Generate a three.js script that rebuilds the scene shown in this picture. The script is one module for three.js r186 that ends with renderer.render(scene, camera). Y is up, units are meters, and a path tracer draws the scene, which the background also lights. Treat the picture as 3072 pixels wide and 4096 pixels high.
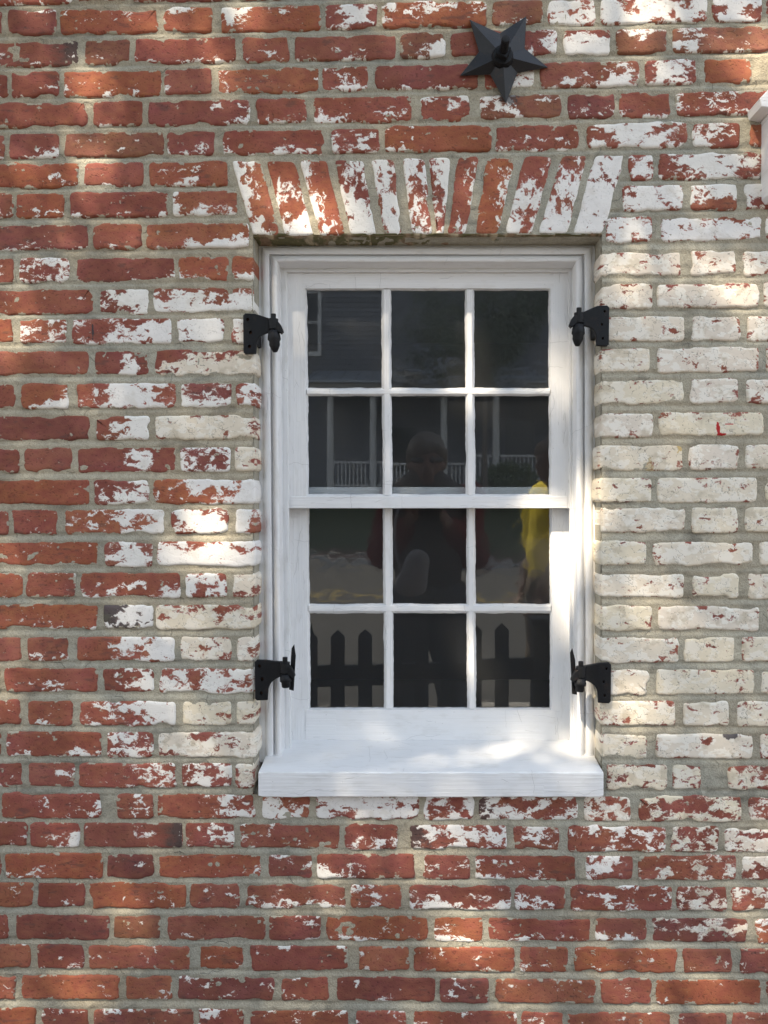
import * as THREE from 'three';
import { mergeGeometries, mergeVertices } from 'three/addons/utils/BufferGeometryUtils.js';
import { RoundedBoxGeometry } from 'three/addons/geometries/RoundedBoxGeometry.js';

// ------------------------------------------------------------------ camera, sky, sun, exposure
const scene = new THREE.Scene();
const D = 1.72, EYE = 1.5, FX = 890, FY = 1090;          // camera distance and height; the plumb foot of the lens on the wall, in wall millimetres from its corner
const camera = new THREE.PerspectiveCamera(2 * Math.atan(1106 / 1720) * 180 / Math.PI, 768 / 1024, 0.02, 600);
camera.position.set(0, EYE, D);
camera.lookAt(0, EYE, 0);
camera.setViewOffset(768, 1024, (829.5 - FX) * 768 / 1659, (1106 - FY) * 768 / 1659, 768, 1024);

const SKY = 0.85;
const AZ = 30 * Math.PI / 180, EL = 50 * Math.PI / 180;
const SUN = new THREE.Vector3(-Math.sin(AZ) * Math.cos(EL), Math.sin(EL), Math.cos(AZ) * Math.cos(EL));
{ // bright hazy sky: pale blue overhead, whiter towards the horizon, with thin broken cloud
  const w = 512, h = 256, d = new Float32Array(w * h * 4), N = [], q = (n => { let v = n; return () => { v = (Math.imul(v, 1664525) + 1013904223) >>> 0; return v / 4294967296; }; })(99);
  for (let i = 0; i < 64 * 64; i++) N.push(q());
  const n2 = (x, y) => { const i = Math.floor(x), j = Math.floor(y), u = x - i, v = y - j, g = (a, b) => N[(((b % 64) + 64) % 64) * 64 + (((a % 64) + 64) % 64)], U = u * u * (3 - 2 * u), V = v * v * (3 - 2 * v); return (g(i, j) * (1 - U) + g(i + 1, j) * U) * (1 - V) + (g(i, j + 1) * (1 - U) + g(i + 1, j + 1) * U) * V; };
  for (let j = 0; j < h; j++) for (let i = 0; i < w; i++) {
    const el = (j + 0.5) / h * Math.PI - Math.PI / 2, az = ((i + 0.5) / w - 0.5) * 2 * Math.PI, y = Math.sin(el), o = 4 * (j * w + i);
    const up = Math.max(0, y), k = Math.pow(1 - up, 2.2), r = Math.cos(el) / Math.max(0.12, y + 0.05), X = Math.cos(az) * r * 1.5 + 30, Z = Math.sin(az) * r * 1.5 + 30;
    const c = Math.min(1, Math.max(0, (0.55 * n2(X, Z) + 0.28 * n2(X * 2.1, Z * 2.1) + 0.17 * n2(X * 4.3, Z * 4.3) - 0.42) * 3.2)) * Math.min(1, up * 6);
    const base = [0.45 + 0.33 * k, 0.565 + 0.26 * k, 0.755 + 0.10 * k];
    for (let m = 0; m < 3; m++) d[o + m] = SKY * (base[m] * (1 - 0.6 * c) + [1.0, 0.98, 0.96][m] * 0.6 * c);
    d[o + 3] = 1;
  }
  const t = new THREE.DataTexture(d, w, h, THREE.RGBAFormat, THREE.FloatType); t.mapping = THREE.EquirectangularReflectionMapping; t.magFilter = t.minFilter = THREE.LinearFilter; t.wrapS = THREE.RepeatWrapping; t.needsUpdate = true;
  scene.background = t; scene.environment = t;
}

const sun = new THREE.DirectionalLight(0xffeed4, 4.4);
sun.position.copy(SUN).multiplyScalar(30);
sun.target.position.set(0, 0, 0);
sun.castShadow = true;
sun.shadow.mapSize.set(4096, 4096);
sun.shadow.radius = 1.7;
Object.assign(sun.shadow.camera, { left: -12, right: 12, top: 14, bottom: -12, near: 1, far: 80 });
scene.add(sun, sun.target);

const renderer = new THREE.WebGLRenderer({ antialias: true });
renderer.setSize(768, 1024);
renderer.shadowMap.enabled = true;
renderer.toneMapping = THREE.LinearToneMapping;
renderer.toneMappingExposure = 3.08;

// ------------------------------------------------------------------ helpers
function rng(seed) { let s = seed >>> 0; return () => { s = (s + 0x6D2B79F5) | 0; let t = Math.imul(s ^ (s >>> 15), 1 | s); t = (t + Math.imul(t ^ (t >>> 7), 61 | t)) ^ t; return ((t ^ (t >>> 14)) >>> 0) / 4294967296; }; }
const PERM = new Float32Array(65536); { const r = rng(7); for (let i = 0; i < 65536; i++) PERM[i] = r(); }
const hash2 = (i, j) => PERM[(Math.imul(i & 0xffff, 40503) ^ Math.imul((j & 0xffff) + 17, 30011)) & 65535];
function vnoise(x, y) {                                   // smooth value noise, 0..1
  const i = Math.floor(x), j = Math.floor(y), fx = x - i, fy = y - j;
  const u = fx * fx * (3 - 2 * fx), v = fy * fy * (3 - 2 * fy);
  const a = hash2(i, j), b = hash2(i + 1, j), c = hash2(i, j + 1), d = hash2(i + 1, j + 1);
  return a + (b - a) * u + (c - a) * v + (a - b - c + d) * u * v;
}
function fbm(x, y, oct, gain = 0.5) { let s = 0, a = 1, n = 0; for (let o = 0; o < oct; o++) { s += a * vnoise(x, y); n += a; a *= gain; x = x * 2.03 + 17.3; y = y * 2.03 + 9.1; } return s / n; }
const clamp = (x, a = 0, b = 1) => Math.min(b, Math.max(a, x));
const lerp = (a, b, t) => a + (b - a) * t;
const smooth = (a, b, x) => { const t = clamp((x - a) / (b - a)); return t * t * (3 - 2 * t); };
const enc = x => { x = clamp(x); return 255 * (x <= 0.0031308 ? 12.92 * x : 1.055 * Math.pow(x, 1 / 2.4) - 0.055); };
// a point at depth z that stands where wall millimetre (x, y) is seen
const PX = (x, z = 0) => (x - FX) / 1000 * (D - z) / D;
const PY = (y, z = 0) => EYE + (FY - y) / 1000 * (D - z) / D;
function texOf(data, w, h, srgb, wrap = false) {
  const t = new THREE.DataTexture(data, w, h, THREE.RGBAFormat);
  t.colorSpace = srgb ? THREE.SRGBColorSpace : THREE.NoColorSpace;
  t.magFilter = THREE.LinearFilter; t.minFilter = THREE.LinearMipmapLinearFilter; t.generateMipmaps = true;
  if (wrap) t.wrapS = t.wrapT = THREE.RepeatWrapping;
  t.needsUpdate = true; return t;
}
const taken = {};
function numbered(n) { const k = taken[n] = (taken[n] ?? -1) + 1; return k ? `${n}_${String(k).padStart(3, '0')}` : n; }
function shadows(o) { o.traverse(m => { if (m.isMesh) m.castShadow = m.receiveShadow = true; }); return o; }
function part(name, geo, mat, parent) { const m = new THREE.Mesh(geo, mat); m.name = name; m.castShadow = m.receiveShadow = true; parent.add(m); return m; }
function thing(name, label, category, group, pos = [0, 0, 0]) {
  const g = new THREE.Group(); g.name = numbered(name); g.position.set(...pos); scene.add(g);
  g.userData = { label, category }; if (group) g.userData.group = group; return g;
}
function structure(name, geo, mat) { const m = new THREE.Mesh(geo, mat); m.name = numbered(name); m.castShadow = m.receiveShadow = true; m.userData.kind = 'structure'; scene.add(m); return m; }
function box(x0, x1, y0, y1, z0, z1, r = 0) {
  const w = x1 - x0, h = y1 - y0, d = z1 - z0;
  const g = r ? new RoundedBoxGeometry(w, h, d, 2, Math.min(r, w / 2.1, h / 2.1, d / 2.1)) : new THREE.BoxGeometry(w, h, d);
  g.translate((x0 + x1) / 2, (y0 + y1) / 2, (z0 + z1) / 2); return g;
}
function merge(list) { const l = list.map(g => { const k = g.index ? g.toNonIndexed() : g; for (const n of Object.keys(k.attributes)) if (!['position', 'normal', 'uv'].includes(n)) k.deleteAttribute(n); return k; }); return mergeGeometries(l); }
const mat = (r, g, b, rough = 0.9, extra = {}) => { const m = new THREE.MeshStandardMaterial({ roughness: rough, ...extra }); m.color.setRGB(r, g, b); return m; };
function uvXY(g, sx = 1, sy = 1) { const p = g.attributes.position, uv = new Float32Array(p.count * 2); for (let i = 0; i < p.count; i++) { uv[2 * i] = p.getX(i) * sx; uv[2 * i + 1] = p.getY(i) * sy; } g.setAttribute('uv', new THREE.BufferAttribute(uv, 2)); return g; }

// ------------------------------------------------------------------ the brick wall
// Courses from the top down: height of the course's middle at the left and right of the stretch (mm from the corner), then its bricks:
// left end, right end, percent of old paint left on it, where the paint sits (t b l r top bottom left right, c centre, m band, e not at the edges, f round the edges, k aged cream, s speckled), tone (o orange, d dark, n brown, g grey, x burnt right end, y burnt left end)
const COURSES = [
  [-20, -48, '-60 155 5 b, 168 272 2, 285 500 4 b, 512 618 6 b'],
  [47, 19, '-60 5 2, 16 120 4 t, 128 343 3 t o, 353 459 13 tl o, 476 693 18 tl o, 704 815 45 c, 824 1051 20 t o, 1064 1173 5 b n, 1183 1289 82 e, 1298 1529 78 e, 1540 1646 68, 1655 1720 20'],
  [115, 83, '-70 170 3 b x, 182 279 2 b n, 290 511 7 b, 522 626 6 b, 636 855 4 b, 866 962 32 rb n, 975 1203 15 r, 1219 1319 80 b, 1333 1440 20 tc n, 1453 1720 18 l n'],
  [183, 152, '-80 17 6 b, 23 126 3 b, 135 348 5 b o, 354 458 3 l, 469 689 3 o, 695 798 26 c, 812 1033 4 b, 1045 1154 45 r, 1167 1381 30 br, 1393 1505 58 c, 1520 1624 0 o, 1692 1760 2'],
  [248, 221, '-60 187 0, 201 307 2 bl, 319 538 8 r, 553 660 6 b, 676 890 14 b, 908 1017 20 t, 1038 1213 28 l n, 1225 1330 6 b d, 1340 1450 7 b, 1461 1690 14 l'],
  [314, 289, '-60 8 12 b, 19 126 14 rb, 139 353 2 n, 361 463 12 b, 480 700 14 b, 716 820 32 b, 831 1060 4 l o, 1071 1251 9 b, 1269 1485 62 c, 1497 1598 40 l, 1620 1690 3 o'],
  [379, 357, '-60 168 4 o, 180 310 2 b, 322 493 13 c o, 1358 1412 62 e, 1423 1645 60 c, 1652 1720 30'],
  [443, 424, '-40 27 6 b, 33 138 7 tb o, 151 363 4 b, 372 513 28 bl o, 1344 1477 86 e, 1490 1593 56 t, 1608 1720 62 e'],
  [513, 492, '-60 190 5 b d, 201 305 2 b, 316 538 25 br o, 1310 1410 82 e, 1426 1646 88 e, 1655 1720 60'],
  [583, 568, '-60 28 3, 42 148 42 s, 163 377 3 b, 385 492 9 bl o, 502 547 25 b o, 1297 1474 92 e, 1489 1591 90 e, 1606 1720 92 e'],
  [651, 637, '-60 202 1, 214 322 62 r, 331 547 70 b, 1299 1410 93 ek, 1420 1640 95 e, 1649 1720 90 e'],
  [716, 708, '-60 30 0 o, 41 144 36 s, 155 370 50 r, 382 483 93 e, 498 549 80 e, 1298 1480 93 ek, 1493 1600 95 e, 1615 1720 95 e'],
  [784, 775, '-60 190 0, 203 323 26 v, 333 551 68 brk, 1298 1405 98 ek, 1420 1640 96 e, 1654 1720 92 ek'],
  [855, 845, '-60 31 0, 45 148 26 br o, 163 378 55 c, 390 500 46 bl d, 512 552 60, 1298 1479 98 ek, 1491 1596 96 e, 1612 1720 82'],
  [924, 916, '-60 193 0 d, 206 322 56 r, 334 550 95 ek, 1298 1410 97 ek, 1424 1650 96 ek, 1662 1720 92 k'],
  [993, 987, '-60 41 0, 51 155 0, 165 379 20 v, 390 497 42 fs d, 507 552 92 k, 1294 1476 97 ek, 1488 1596 96 e, 1611 1720 93 ek'],
  [1063, 1058, '-60 194 0 o, 202 320 46 r, 332 551 48 r o, 1293 1408 97 ek, 1421 1636 97 ek, 1655 1720 95 k'],
  [1127, 1123, '-60 17 1, 22 123 1, 139 355 42 r o, 370 492 78 e, 508 552 76 l, 1299 1480 98 ek, 1494 1595 97 ek, 1610 1720 96 ek'],
  [1196, 1196, '-60 211 1 o, 226 329 62 c, 340 552 86 b, 1297 1396 98 ek, 1409 1628 96 ek, 1641 1720 96 ek'],
  [1264, 1266, '-60 47 1 o, 57 162 1, 173 391 20 b, 401 490 66 l, 500 552 76 ek, 1298 1479 97 ek, 1498 1596 96 ek, 1616 1720 97 ek'],
  [1333, 1335, '-60 210 3 b o, 221 329 60 r g, 338 552 80 bk, 1297 1410 95 ek, 1422 1642 96 ek, 1658 1720 94 k'],
  [1402, 1404, '-60 47 1, 57 150 9 b, 166 376 46 r, 390 499 86 ek, 510 548 87 ek, 1298 1467 94 ek, 1478 1588 97 ek, 1602 1720 95 ek'],
  [1468, 1474, '-60 -2 2, 8 210 6 tb, 219 333 36 r, 344 552 66, 1298 1402 96 ek, 1418 1631 96 ek, 1646 1720 95 k'],
  [1540, 1542, '-60 44 3, 59 158 5, 173 380 52 r, 393 500 93 ek, 510 550 90 ek, 1298 1460 92 ek, 1476 1575 96 ek, 1592 1720 92 k'],
  [1608, 1613, '-60 2 3, 12 218 11 b, 230 330 46 cs, 342 553 85 k, 1300 1400 96 ek, 1418 1626 95 ek, 1642 1720 80 k'],
  [1674, 1681, '-60 50 2, 61 161 9 r, 171 380 19 rs, 393 500 46 e, 508 548 80 ek, 1308 1441 85 ek, 1453 1515 82 ek, 1574 1720 55 lk'],
  [1740, 1749, '-60 -8 4, 3 217 7 r, 252 331 14 c, 338 551 22 r, 565 669 56, 684 904 82 e, 917 1023 48 f, 1036 1250 42 y, 1262 1363 60 k, 1380 1604 46 k, 1617 1720 46'],
  [1802, 1815, '-60 58 3, 64 170 18 rb, 180 394 4 x, 400 507 26 r, 517 736 4 l, 746 857 18, 885 1095 48 y, 1108 1210 32 tc, 1226 1437 30, 1449 1552 46 ks, 1566 1720 76'],
  [1870, 1876, '-60 2 2, 11 221 5 bl o, 230 332 3 d, 342 565 2 o, 579 675 9 t d, 685 897 15 bl, 915 1016 9, 1027 1246 13 lb, 1264 1367 42 l, 1379 1591 26, 1602 1720 55 t'],
  [1933, 1943, '-60 73 2 o, 81 182 3 b, 191 403 2 o, 411 519 5, 531 748 18 b, 757 866 18 c, 884 1103 28 b, 1113 1222 26 bl, 1232 1452 16, 1463 1571 42 c, 1580 1720 42'],
  [2003, 2011, '-60 18 1, 32 234 0, 245 347 1 n, 360 573 1, 580 691 9 r, 705 925 6 b o, 938 1043 20 bl o, 1055 1276 5 b, 1286 1397 21 b, 1408 1615 32 m d, 1633 1720 30 o'],
  [2067, 2076, '-60 64 1 o, 79 180 6 b, 190 410 2, 430 526 2 o, 538 750 4 t, 773 884 4 l o, 893 1113 3 o, 1123 1228 5 b, 1240 1463 2 o, 1474 1582 2, 1597 1720 2'],
  [2133, 2144, '-60 34 2, 47 258 1 o, 270 373 5 b o, 383 592 6 t d, 606 710 3 l, 726 940 3, 950 1056 8 c d, 1070 1287 2 o, 1297 1407 2, 1417 1644 1 o, 1655 1720 2'],
  [2205, 2215, '-60 77 2 o, 90 192 4 t, 203 418 5 t, 425 527 16 tl, 540 753 5 t, 770 877 9, 893 1120 4, 1127 1218 12, 1227 1453 2, 1467 1570 3, 1582 1720 2'],
];
// flat arch over the window: top left, top right, bottom left, bottom right (mm), paint
const ARCH = [
  [500, 562, 547, 604, 36, 'l', 'o'], [575, 635, 616, 678, 36, 'b', 'o'], [648, 705, 691, 745, 26, 'l', 'o'], [722, 783, 758, 813, 66, 'b', ''],
  [800, 851, 831, 868, 76, 'c', ''], [870, 916, 890, 933, 50, 's', ''], [926, 973, 942, 958, 52, '', ''], [990, 1035, 966, 1006, 13, '', ''],
  [1053, 1113, 1025, 1076, 13, 'r', 'o'], [1133, 1193, 1092, 1150, 46, 'b', ''], [1214, 1269, 1163, 1226, 66, 'b', ''], [1286, 1351, 1238, 1303, 93, 'e', ''],
];
const bricks = [];
{
  const r = rng(11);
  COURSES.forEach(([yl, yr, list], row) => {
    for (const item of list.split(',')) {
      const [a, b, p, bias = '', tone = ''] = item.trim().split(/\s+/);
      const x0 = +a, x1 = +b, isTone = /^[odngxy]$/.test(bias);
      const Y = x => yl + (yr - yl) * (x - 60) / 1540;
      const h = 26.6 + (r() - 0.5) * 2.4, dy = (r() - 0.5) * 2, tilt = (r() - 0.5) * 2.5;
      const old = x0 > 1290 && row >= 9 && !isTone && !bias.includes('k') ? bias + 'kw' : bias;
      bricks.push({ row, q: [[x0, Y(x0) - h + dy], [x1, Y(x1) - h + dy + tilt], [x1, Y(x1) + h + dy + tilt], [x0, Y(x0) + h + dy]], paint: +p / 100 * (+p < 40 ? 0.86 : 1), bias: isTone ? '' : old, tone: isTone ? bias : tone, seed: Math.floor(r() * 1e6), jambL: x1 > 540 && x1 < 556 && row > 7 && row < 26, jambR: x0 > 1290 && x0 < 1312 && row > 7 && row < 26 });
    }
  });
  ARCH.forEach(([a, b, c, d, p, bias, tone], i) => {
    const t = 347 - 12.5 * i / 11, u = 508.5 - 5 * i / 11;
    bricks.push({ row: -1, arch: true, q: [[a, t + (r() - .5) * 3], [b, t + (r() - .5) * 3], [d, u + (r() - .5) * 2], [c, u + (r() - .5) * 2]], paint: p / 100, bias, tone, seed: Math.floor(r() * 1e6) });
  });
}
// --- colour and relief of the brick faces: clay, flaking paint, mortar smears; wall-sized sheet, 1 px = 1.1 mm
const TW = 1536, TH = 2048, TX0 = -24, TY0 = -24, TWM = 1708, THM = 2260;
const faceColor = new Uint8Array(TW * TH * 4), faceBump = new Uint8Array(TW * TH * 4), faceRough = new Uint8Array(TW * TH * 4);
{
  for (let i = 0; i < TW * TH; i++) { faceColor[4 * i] = 130; faceColor[4 * i + 1] = 70; faceColor[4 * i + 2] = 55; faceColor[4 * i + 3] = 255; faceBump[4 * i] = faceBump[4 * i + 1] = faceBump[4 * i + 2] = 110; faceBump[4 * i + 3] = 255; }
  const TONES = { '': [[0.232, 0.070, 0.046], [0.218, 0.063, 0.043], [0.242, 0.076, 0.048], [0.206, 0.062, 0.045], [0.228, 0.075, 0.050]], o: [[0.268, 0.083, 0.044], [0.256, 0.076, 0.042], [0.260, 0.086, 0.048]], d: [[0.180, 0.056, 0.044], [0.190, 0.060, 0.045]], n: [[0.208, 0.080, 0.049]], g: [[0.085, 0.068, 0.062]], x: [[0.212, 0.067, 0.045]], y: [[0.214, 0.066, 0.046]] };
  const mx = TWM / TW, my = THM / TH;
  for (const b of bricks) {
    const r = rng(b.seed), q = b.q, pool = TONES[b.tone] || TONES[''], tone = pool[Math.floor(r() * pool.length)];
    const ox = r() * 900, oy = r() * 900, grow = 7, speck = b.bias.includes('s'), cream = b.bias.includes('k');
    const yA = Math.min(q[0][1], q[1][1]) - grow, yB = Math.max(q[2][1], q[3][1]) + grow, xA = Math.min(q[0][0], q[3][0]) - grow, xB = Math.max(q[1][0], q[2][0]) + grow;
    const i0 = Math.max(0, Math.floor((xA - TX0) / mx)), i1 = Math.min(TW - 1, Math.ceil((xB - TX0) / mx)), j0 = Math.max(0, Math.floor((yA - TY0) / my)), j1 = Math.min(TH - 1, Math.ceil((yB - TY0) / my));
    const px = [], val = [];
    const len = q[1][0] - q[0][0], along = b.arch ? 0 : 1, f0 = speck ? 1 / 11 : 1 / 23;
    for (let j = j0; j <= j1; j++) for (let i = i0; i <= i1; i++) {
      const x = TX0 + (i + 0.5) * mx, y = TY0 + (j + 0.5) * my;
      const v = (y - q[0][1]) / (q[3][1] - q[0][1]), xl = lerp(q[0][0], q[3][0], v), xr = lerp(q[1][0], q[2][0], v);
      const u = (x - xl) / (xr - xl), g = grow / (xr - xl);
      if (u < -g || u > 1 + g) continue;
      const wx = x + 8 * (vnoise(x / 9 + ox, y / 9) - 0.5), wy = y + 8 * (vnoise(x / 9, y / 9 + oy) - 0.5);
      let n = fbm(wx * f0 * (along ? 0.75 : 1.15) + ox, wy * f0 * (along ? 1.25 : 0.75) + oy, 6, 0.71);
      let k = 0;
      for (const c of b.bias) {
        if (c === 't') k += 0.30 * (0.5 - v); else if (c === 'b') k += 0.36 * (v - 0.5); else if (c === 'l') k += 0.30 * (0.5 - u); else if (c === 'r') k += 0.32 * (u - 0.5);
        else if (c === 'c') k += 0.40 * (0.25 - Math.abs(u - 0.5)); else if (c === 'm') k += 0.5 * (0.25 - Math.abs(v - 0.5)); else if (c === 'v') k += 0.5 * smooth(0.30, 0.05, Math.abs(u - 0.62));
        else if (c === 'e') k += 0.09 * smooth(0, 11, Math.min(u * (xr - xl), (1 - u) * (xr - xl), v * (yB - yA), (1 - v) * (yB - yA) * 1.5)); else if (c === 'f') k += 0.16 * smooth(16, 0, Math.min(u * (xr - xl), (1 - u) * (xr - xl), v * (yB - yA), (1 - v) * (yB - yA)));
      }
      px.push(i, j, u, v, x, y); val.push(n + k);
    }
    const inside = []; for (let m = 0; m < val.length; m++) { const u = px[6 * m + 2], v = px[6 * m + 3]; if (u > 0.01 && u < 0.99 && v > 0.03 && v < 0.97) inside.push(val[m]); }
    const sorted = Float32Array.from(inside).sort(), thr = b.paint <= 0 ? 9 : sorted[Math.max(0, Math.floor(sorted.length * (1 - b.paint)) - 1)] ?? 9;
    const warm = b.bias.includes('w') ? 1 : r(), tint = 0.90 + 0.2 * r(), smear = 0.30 + 0.05 * r();
    for (let m = 0; m < val.length; m++) {
      const i = px[6 * m], j = px[6 * m + 1], u = px[6 * m + 2], v = px[6 * m + 3], x = px[6 * m + 4], y = px[6 * m + 5], o = 4 * (j * TW + i);
      const big = fbm(x / 55 + ox, y / 40 + oy, 3), mid = fbm(x / 14 + oy, y / 9 + ox, 3), fine = hash2(i * 3 + 1, j * 5 + 2);
      const grain = 1.13 * (0.64 + 0.42 * big + 0.30 * mid) * (0.93 + 0.14 * fine) * tint;
      let cr = tone[0] * grain, cg = tone[1] * grain * (0.86 + 0.34 * mid), cb = tone[2] * grain * (0.8 + 0.4 * big);
      // iron-burnt streaks and sooty ends
      let soot = smooth(0.66, 0.80, fbm(x / 38 + 300 + ox, y / 11 + oy, 4, 0.6)) * 0.45;
      if (b.tone === 'x') soot = Math.max(soot, smooth(0.72, 0.96, u + 0.22 * (mid - 0.5)) * 0.92);
      if (b.tone === 'y') soot = Math.max(soot, smooth(0.24, 0.10, u + 0.30 * (mid - 0.5)) * 0.85);
      cr = lerp(cr, 0.060, soot); cg = lerp(cg, 0.045, soot); cb = lerp(cb, 0.042, soot);
      // pits and fine cracks in the clay
      const pit = smooth(0.80, 0.88, vnoise(x / 3.1 + ox, y / 2.3 + oy)), crack = smooth(0.012, 0.0, Math.abs(fbm(x / 30 + oy, y / 10 + ox, 4, 0.6) - 0.5)) * smooth(0.55, 0.70, big) * 0.7;
      cr *= 1 - 0.35 * pit - 0.20 * crack; cg *= 1 - 0.35 * pit - 0.20 * crack; cb *= 1 - 0.35 * pit - 0.20 * crack;
      let h = 0.38 + 0.26 * mid + 0.10 * fine - 0.22 * pit - 0.30 * crack;
      // pinkish bloom where paint has worn through
      const pv = val[m] - thr, ghost = smooth(-0.055, 0, pv) * (0.16 + 0.30 * smooth(0.42, 0.62, mid)) * (b.paint > 0.15 ? 1 : 0.3);
      cr = lerp(cr, 0.48, ghost); cg = lerp(cg, 0.33, ghost); cb = lerp(cb, 0.29, ghost);
      // old lime mortar smeared over the arrises
      const edge = Math.min(u * len, (1 - u) * len, v * 54 * 1.1, (1 - v) * 54);
      const sm = fbm(x / 17 + oy, y / 12 + ox, 4, 0.6) + 0.24 * smooth(9, -3, edge);
      const mo = smooth(0.775, 0.80, sm);
      if (mo > 0) { const g = 0.85 + 0.3 * mid; cr = lerp(cr, 0.37 * g, mo); cg = lerp(cg, 0.34 * g, mo); cb = lerp(cb, 0.265 * g, mo); h = lerp(h, 0.72 + 0.2 * (fine - .5), mo); }
      // paint
      const pm = smooth(-0.003, 0.007, pv) * lerp(1, 0.62 + 0.38 * smooth(0.0, 0.05, pv), smooth(0.45, 0.6, big));
      let rgh = 0.93;
      if (pm > 0) {
        const dirt = fbm(x / 24 + 77 + ox, y / 17 + oy, 4, 0.6), flake = smooth(0.50, 0.56, fbm(x / 20 + oy + 40, y / 13 + ox, 4, 0.62));
        let w = [0.79, 0.768, 0.728];
        if (cream) { const c1 = lerp(0.86, 1.06, dirt), a = [0.735 * c1, 0.655 * c1, 0.520 * c1 * lerp(0.94, 1.06, warm)]; const f = flake * (0.40 + 0.6 * warm); w = [lerp(a[0], 0.79, f), lerp(a[1], 0.745, f), lerp(a[2], 0.655, f)]; }
        else { const c1 = 0.90 + 0.16 * dirt; w = [w[0] * c1, w[1] * c1 * 0.995, w[2] * c1 * (0.97 + 0.03 * warm)]; }
        const st = smooth(0.60, 0.78, fbm(x / 30 + 500 + ox, y / 30 + oy, 4, 0.6)) * (cream ? 0.60 : 0.22);
        w[0] = lerp(w[0], 0.47, st); w[1] = lerp(w[1], 0.40, st); w[2] = lerp(w[2], 0.29, st);
        const craze = smooth(0.010, 0.0, Math.abs(fbm(x / 21 + ox + 9, y / 17 + oy + 31, 3) - 0.5)) * (cream ? 0.62 : 0.26);
        const hole = smooth(0.83, 0.88, vnoise(x / 2.6 + ox, y / 2.2 + oy)) * 0.30 * smooth(0.45, 0.6, dirt);
        const dk = 1 - craze - hole * 0.8;
        cr = lerp(cr, w[0] * dk, pm); cg = lerp(cg, w[1] * dk * (1 - 0.04 * craze), pm); cb = lerp(cb, w[2] * dk * (1 - 0.10 * craze), pm);
        h = lerp(h, 0.78 + 0.16 * (dirt - 0.5) + 0.10 * flake - 0.4 * craze - 0.2 * hole, pm); rgh = lerp(0.93, 0.74, pm);
      }
      faceColor[o] = enc(cr); faceColor[o + 1] = enc(cg); faceColor[o + 2] = enc(cb);
      faceBump[o] = faceBump[o + 1] = faceBump[o + 2] = 255 * clamp(h);
      faceRough[o + 1] = 255 * rgh; faceRough[o + 3] = 255;
    }
  }
}
for (const [x, y, w, h, col, a] of [[1551, 926, 4, 13, [0.42, 0.02, 0.02], 1], [1558, 938, 12, 3, [0.42, 0.02, 0.02], 1], [1575, 916, 8, 1.5, [0.42, 0.02, 0.02], 0.8], [1469, 965, 7, 12, [0.45, 0.30, 0.09], 0.7], [1403, 1010, 9, 22, [0.42, 0.30, 0.13], 0.5], [1577, 1588, 14, 9, [0.06, 0.05, 0.05], 0.85], [1098, 205, 22, 20, [0.05, 0.05, 0.055], 0.6], [200, 715, 2.5, 18, [0.04, 0.04, 0.045], 0.9]])
  for (let j = Math.floor((y - h * 1.6 - TY0) / THM * TH); j < (y + h * 1.6 - TY0) / THM * TH; j++) for (let i = Math.floor((x - w * 1.6 - TX0) / TWM * TW); i < (x + w * 1.6 - TX0) / TWM * TW; i++) {
    const X = TX0 + (i + 0.5) / TW * TWM, Y = TY0 + (j + 0.5) / TH * THM, d = Math.hypot((X - x) / w, (Y - y) / h) + 1.1 * (fbm(X / 6, Y / 6, 3, 0.6) - 0.5), k = smooth(1, 0.9, d) * a, o = 4 * (j * TW + i);
    if (k > 0) for (let c = 0; c < 3; c++) faceColor[o + c] = lerp(faceColor[o + c], enc(col[c]), k);
  }
const brickMat = new THREE.MeshStandardMaterial({ map: texOf(faceColor, TW, TH, true), bumpMap: texOf(faceBump, TW, TH, false), bumpScale: 0.0026, roughness: 0.92 });
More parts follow.
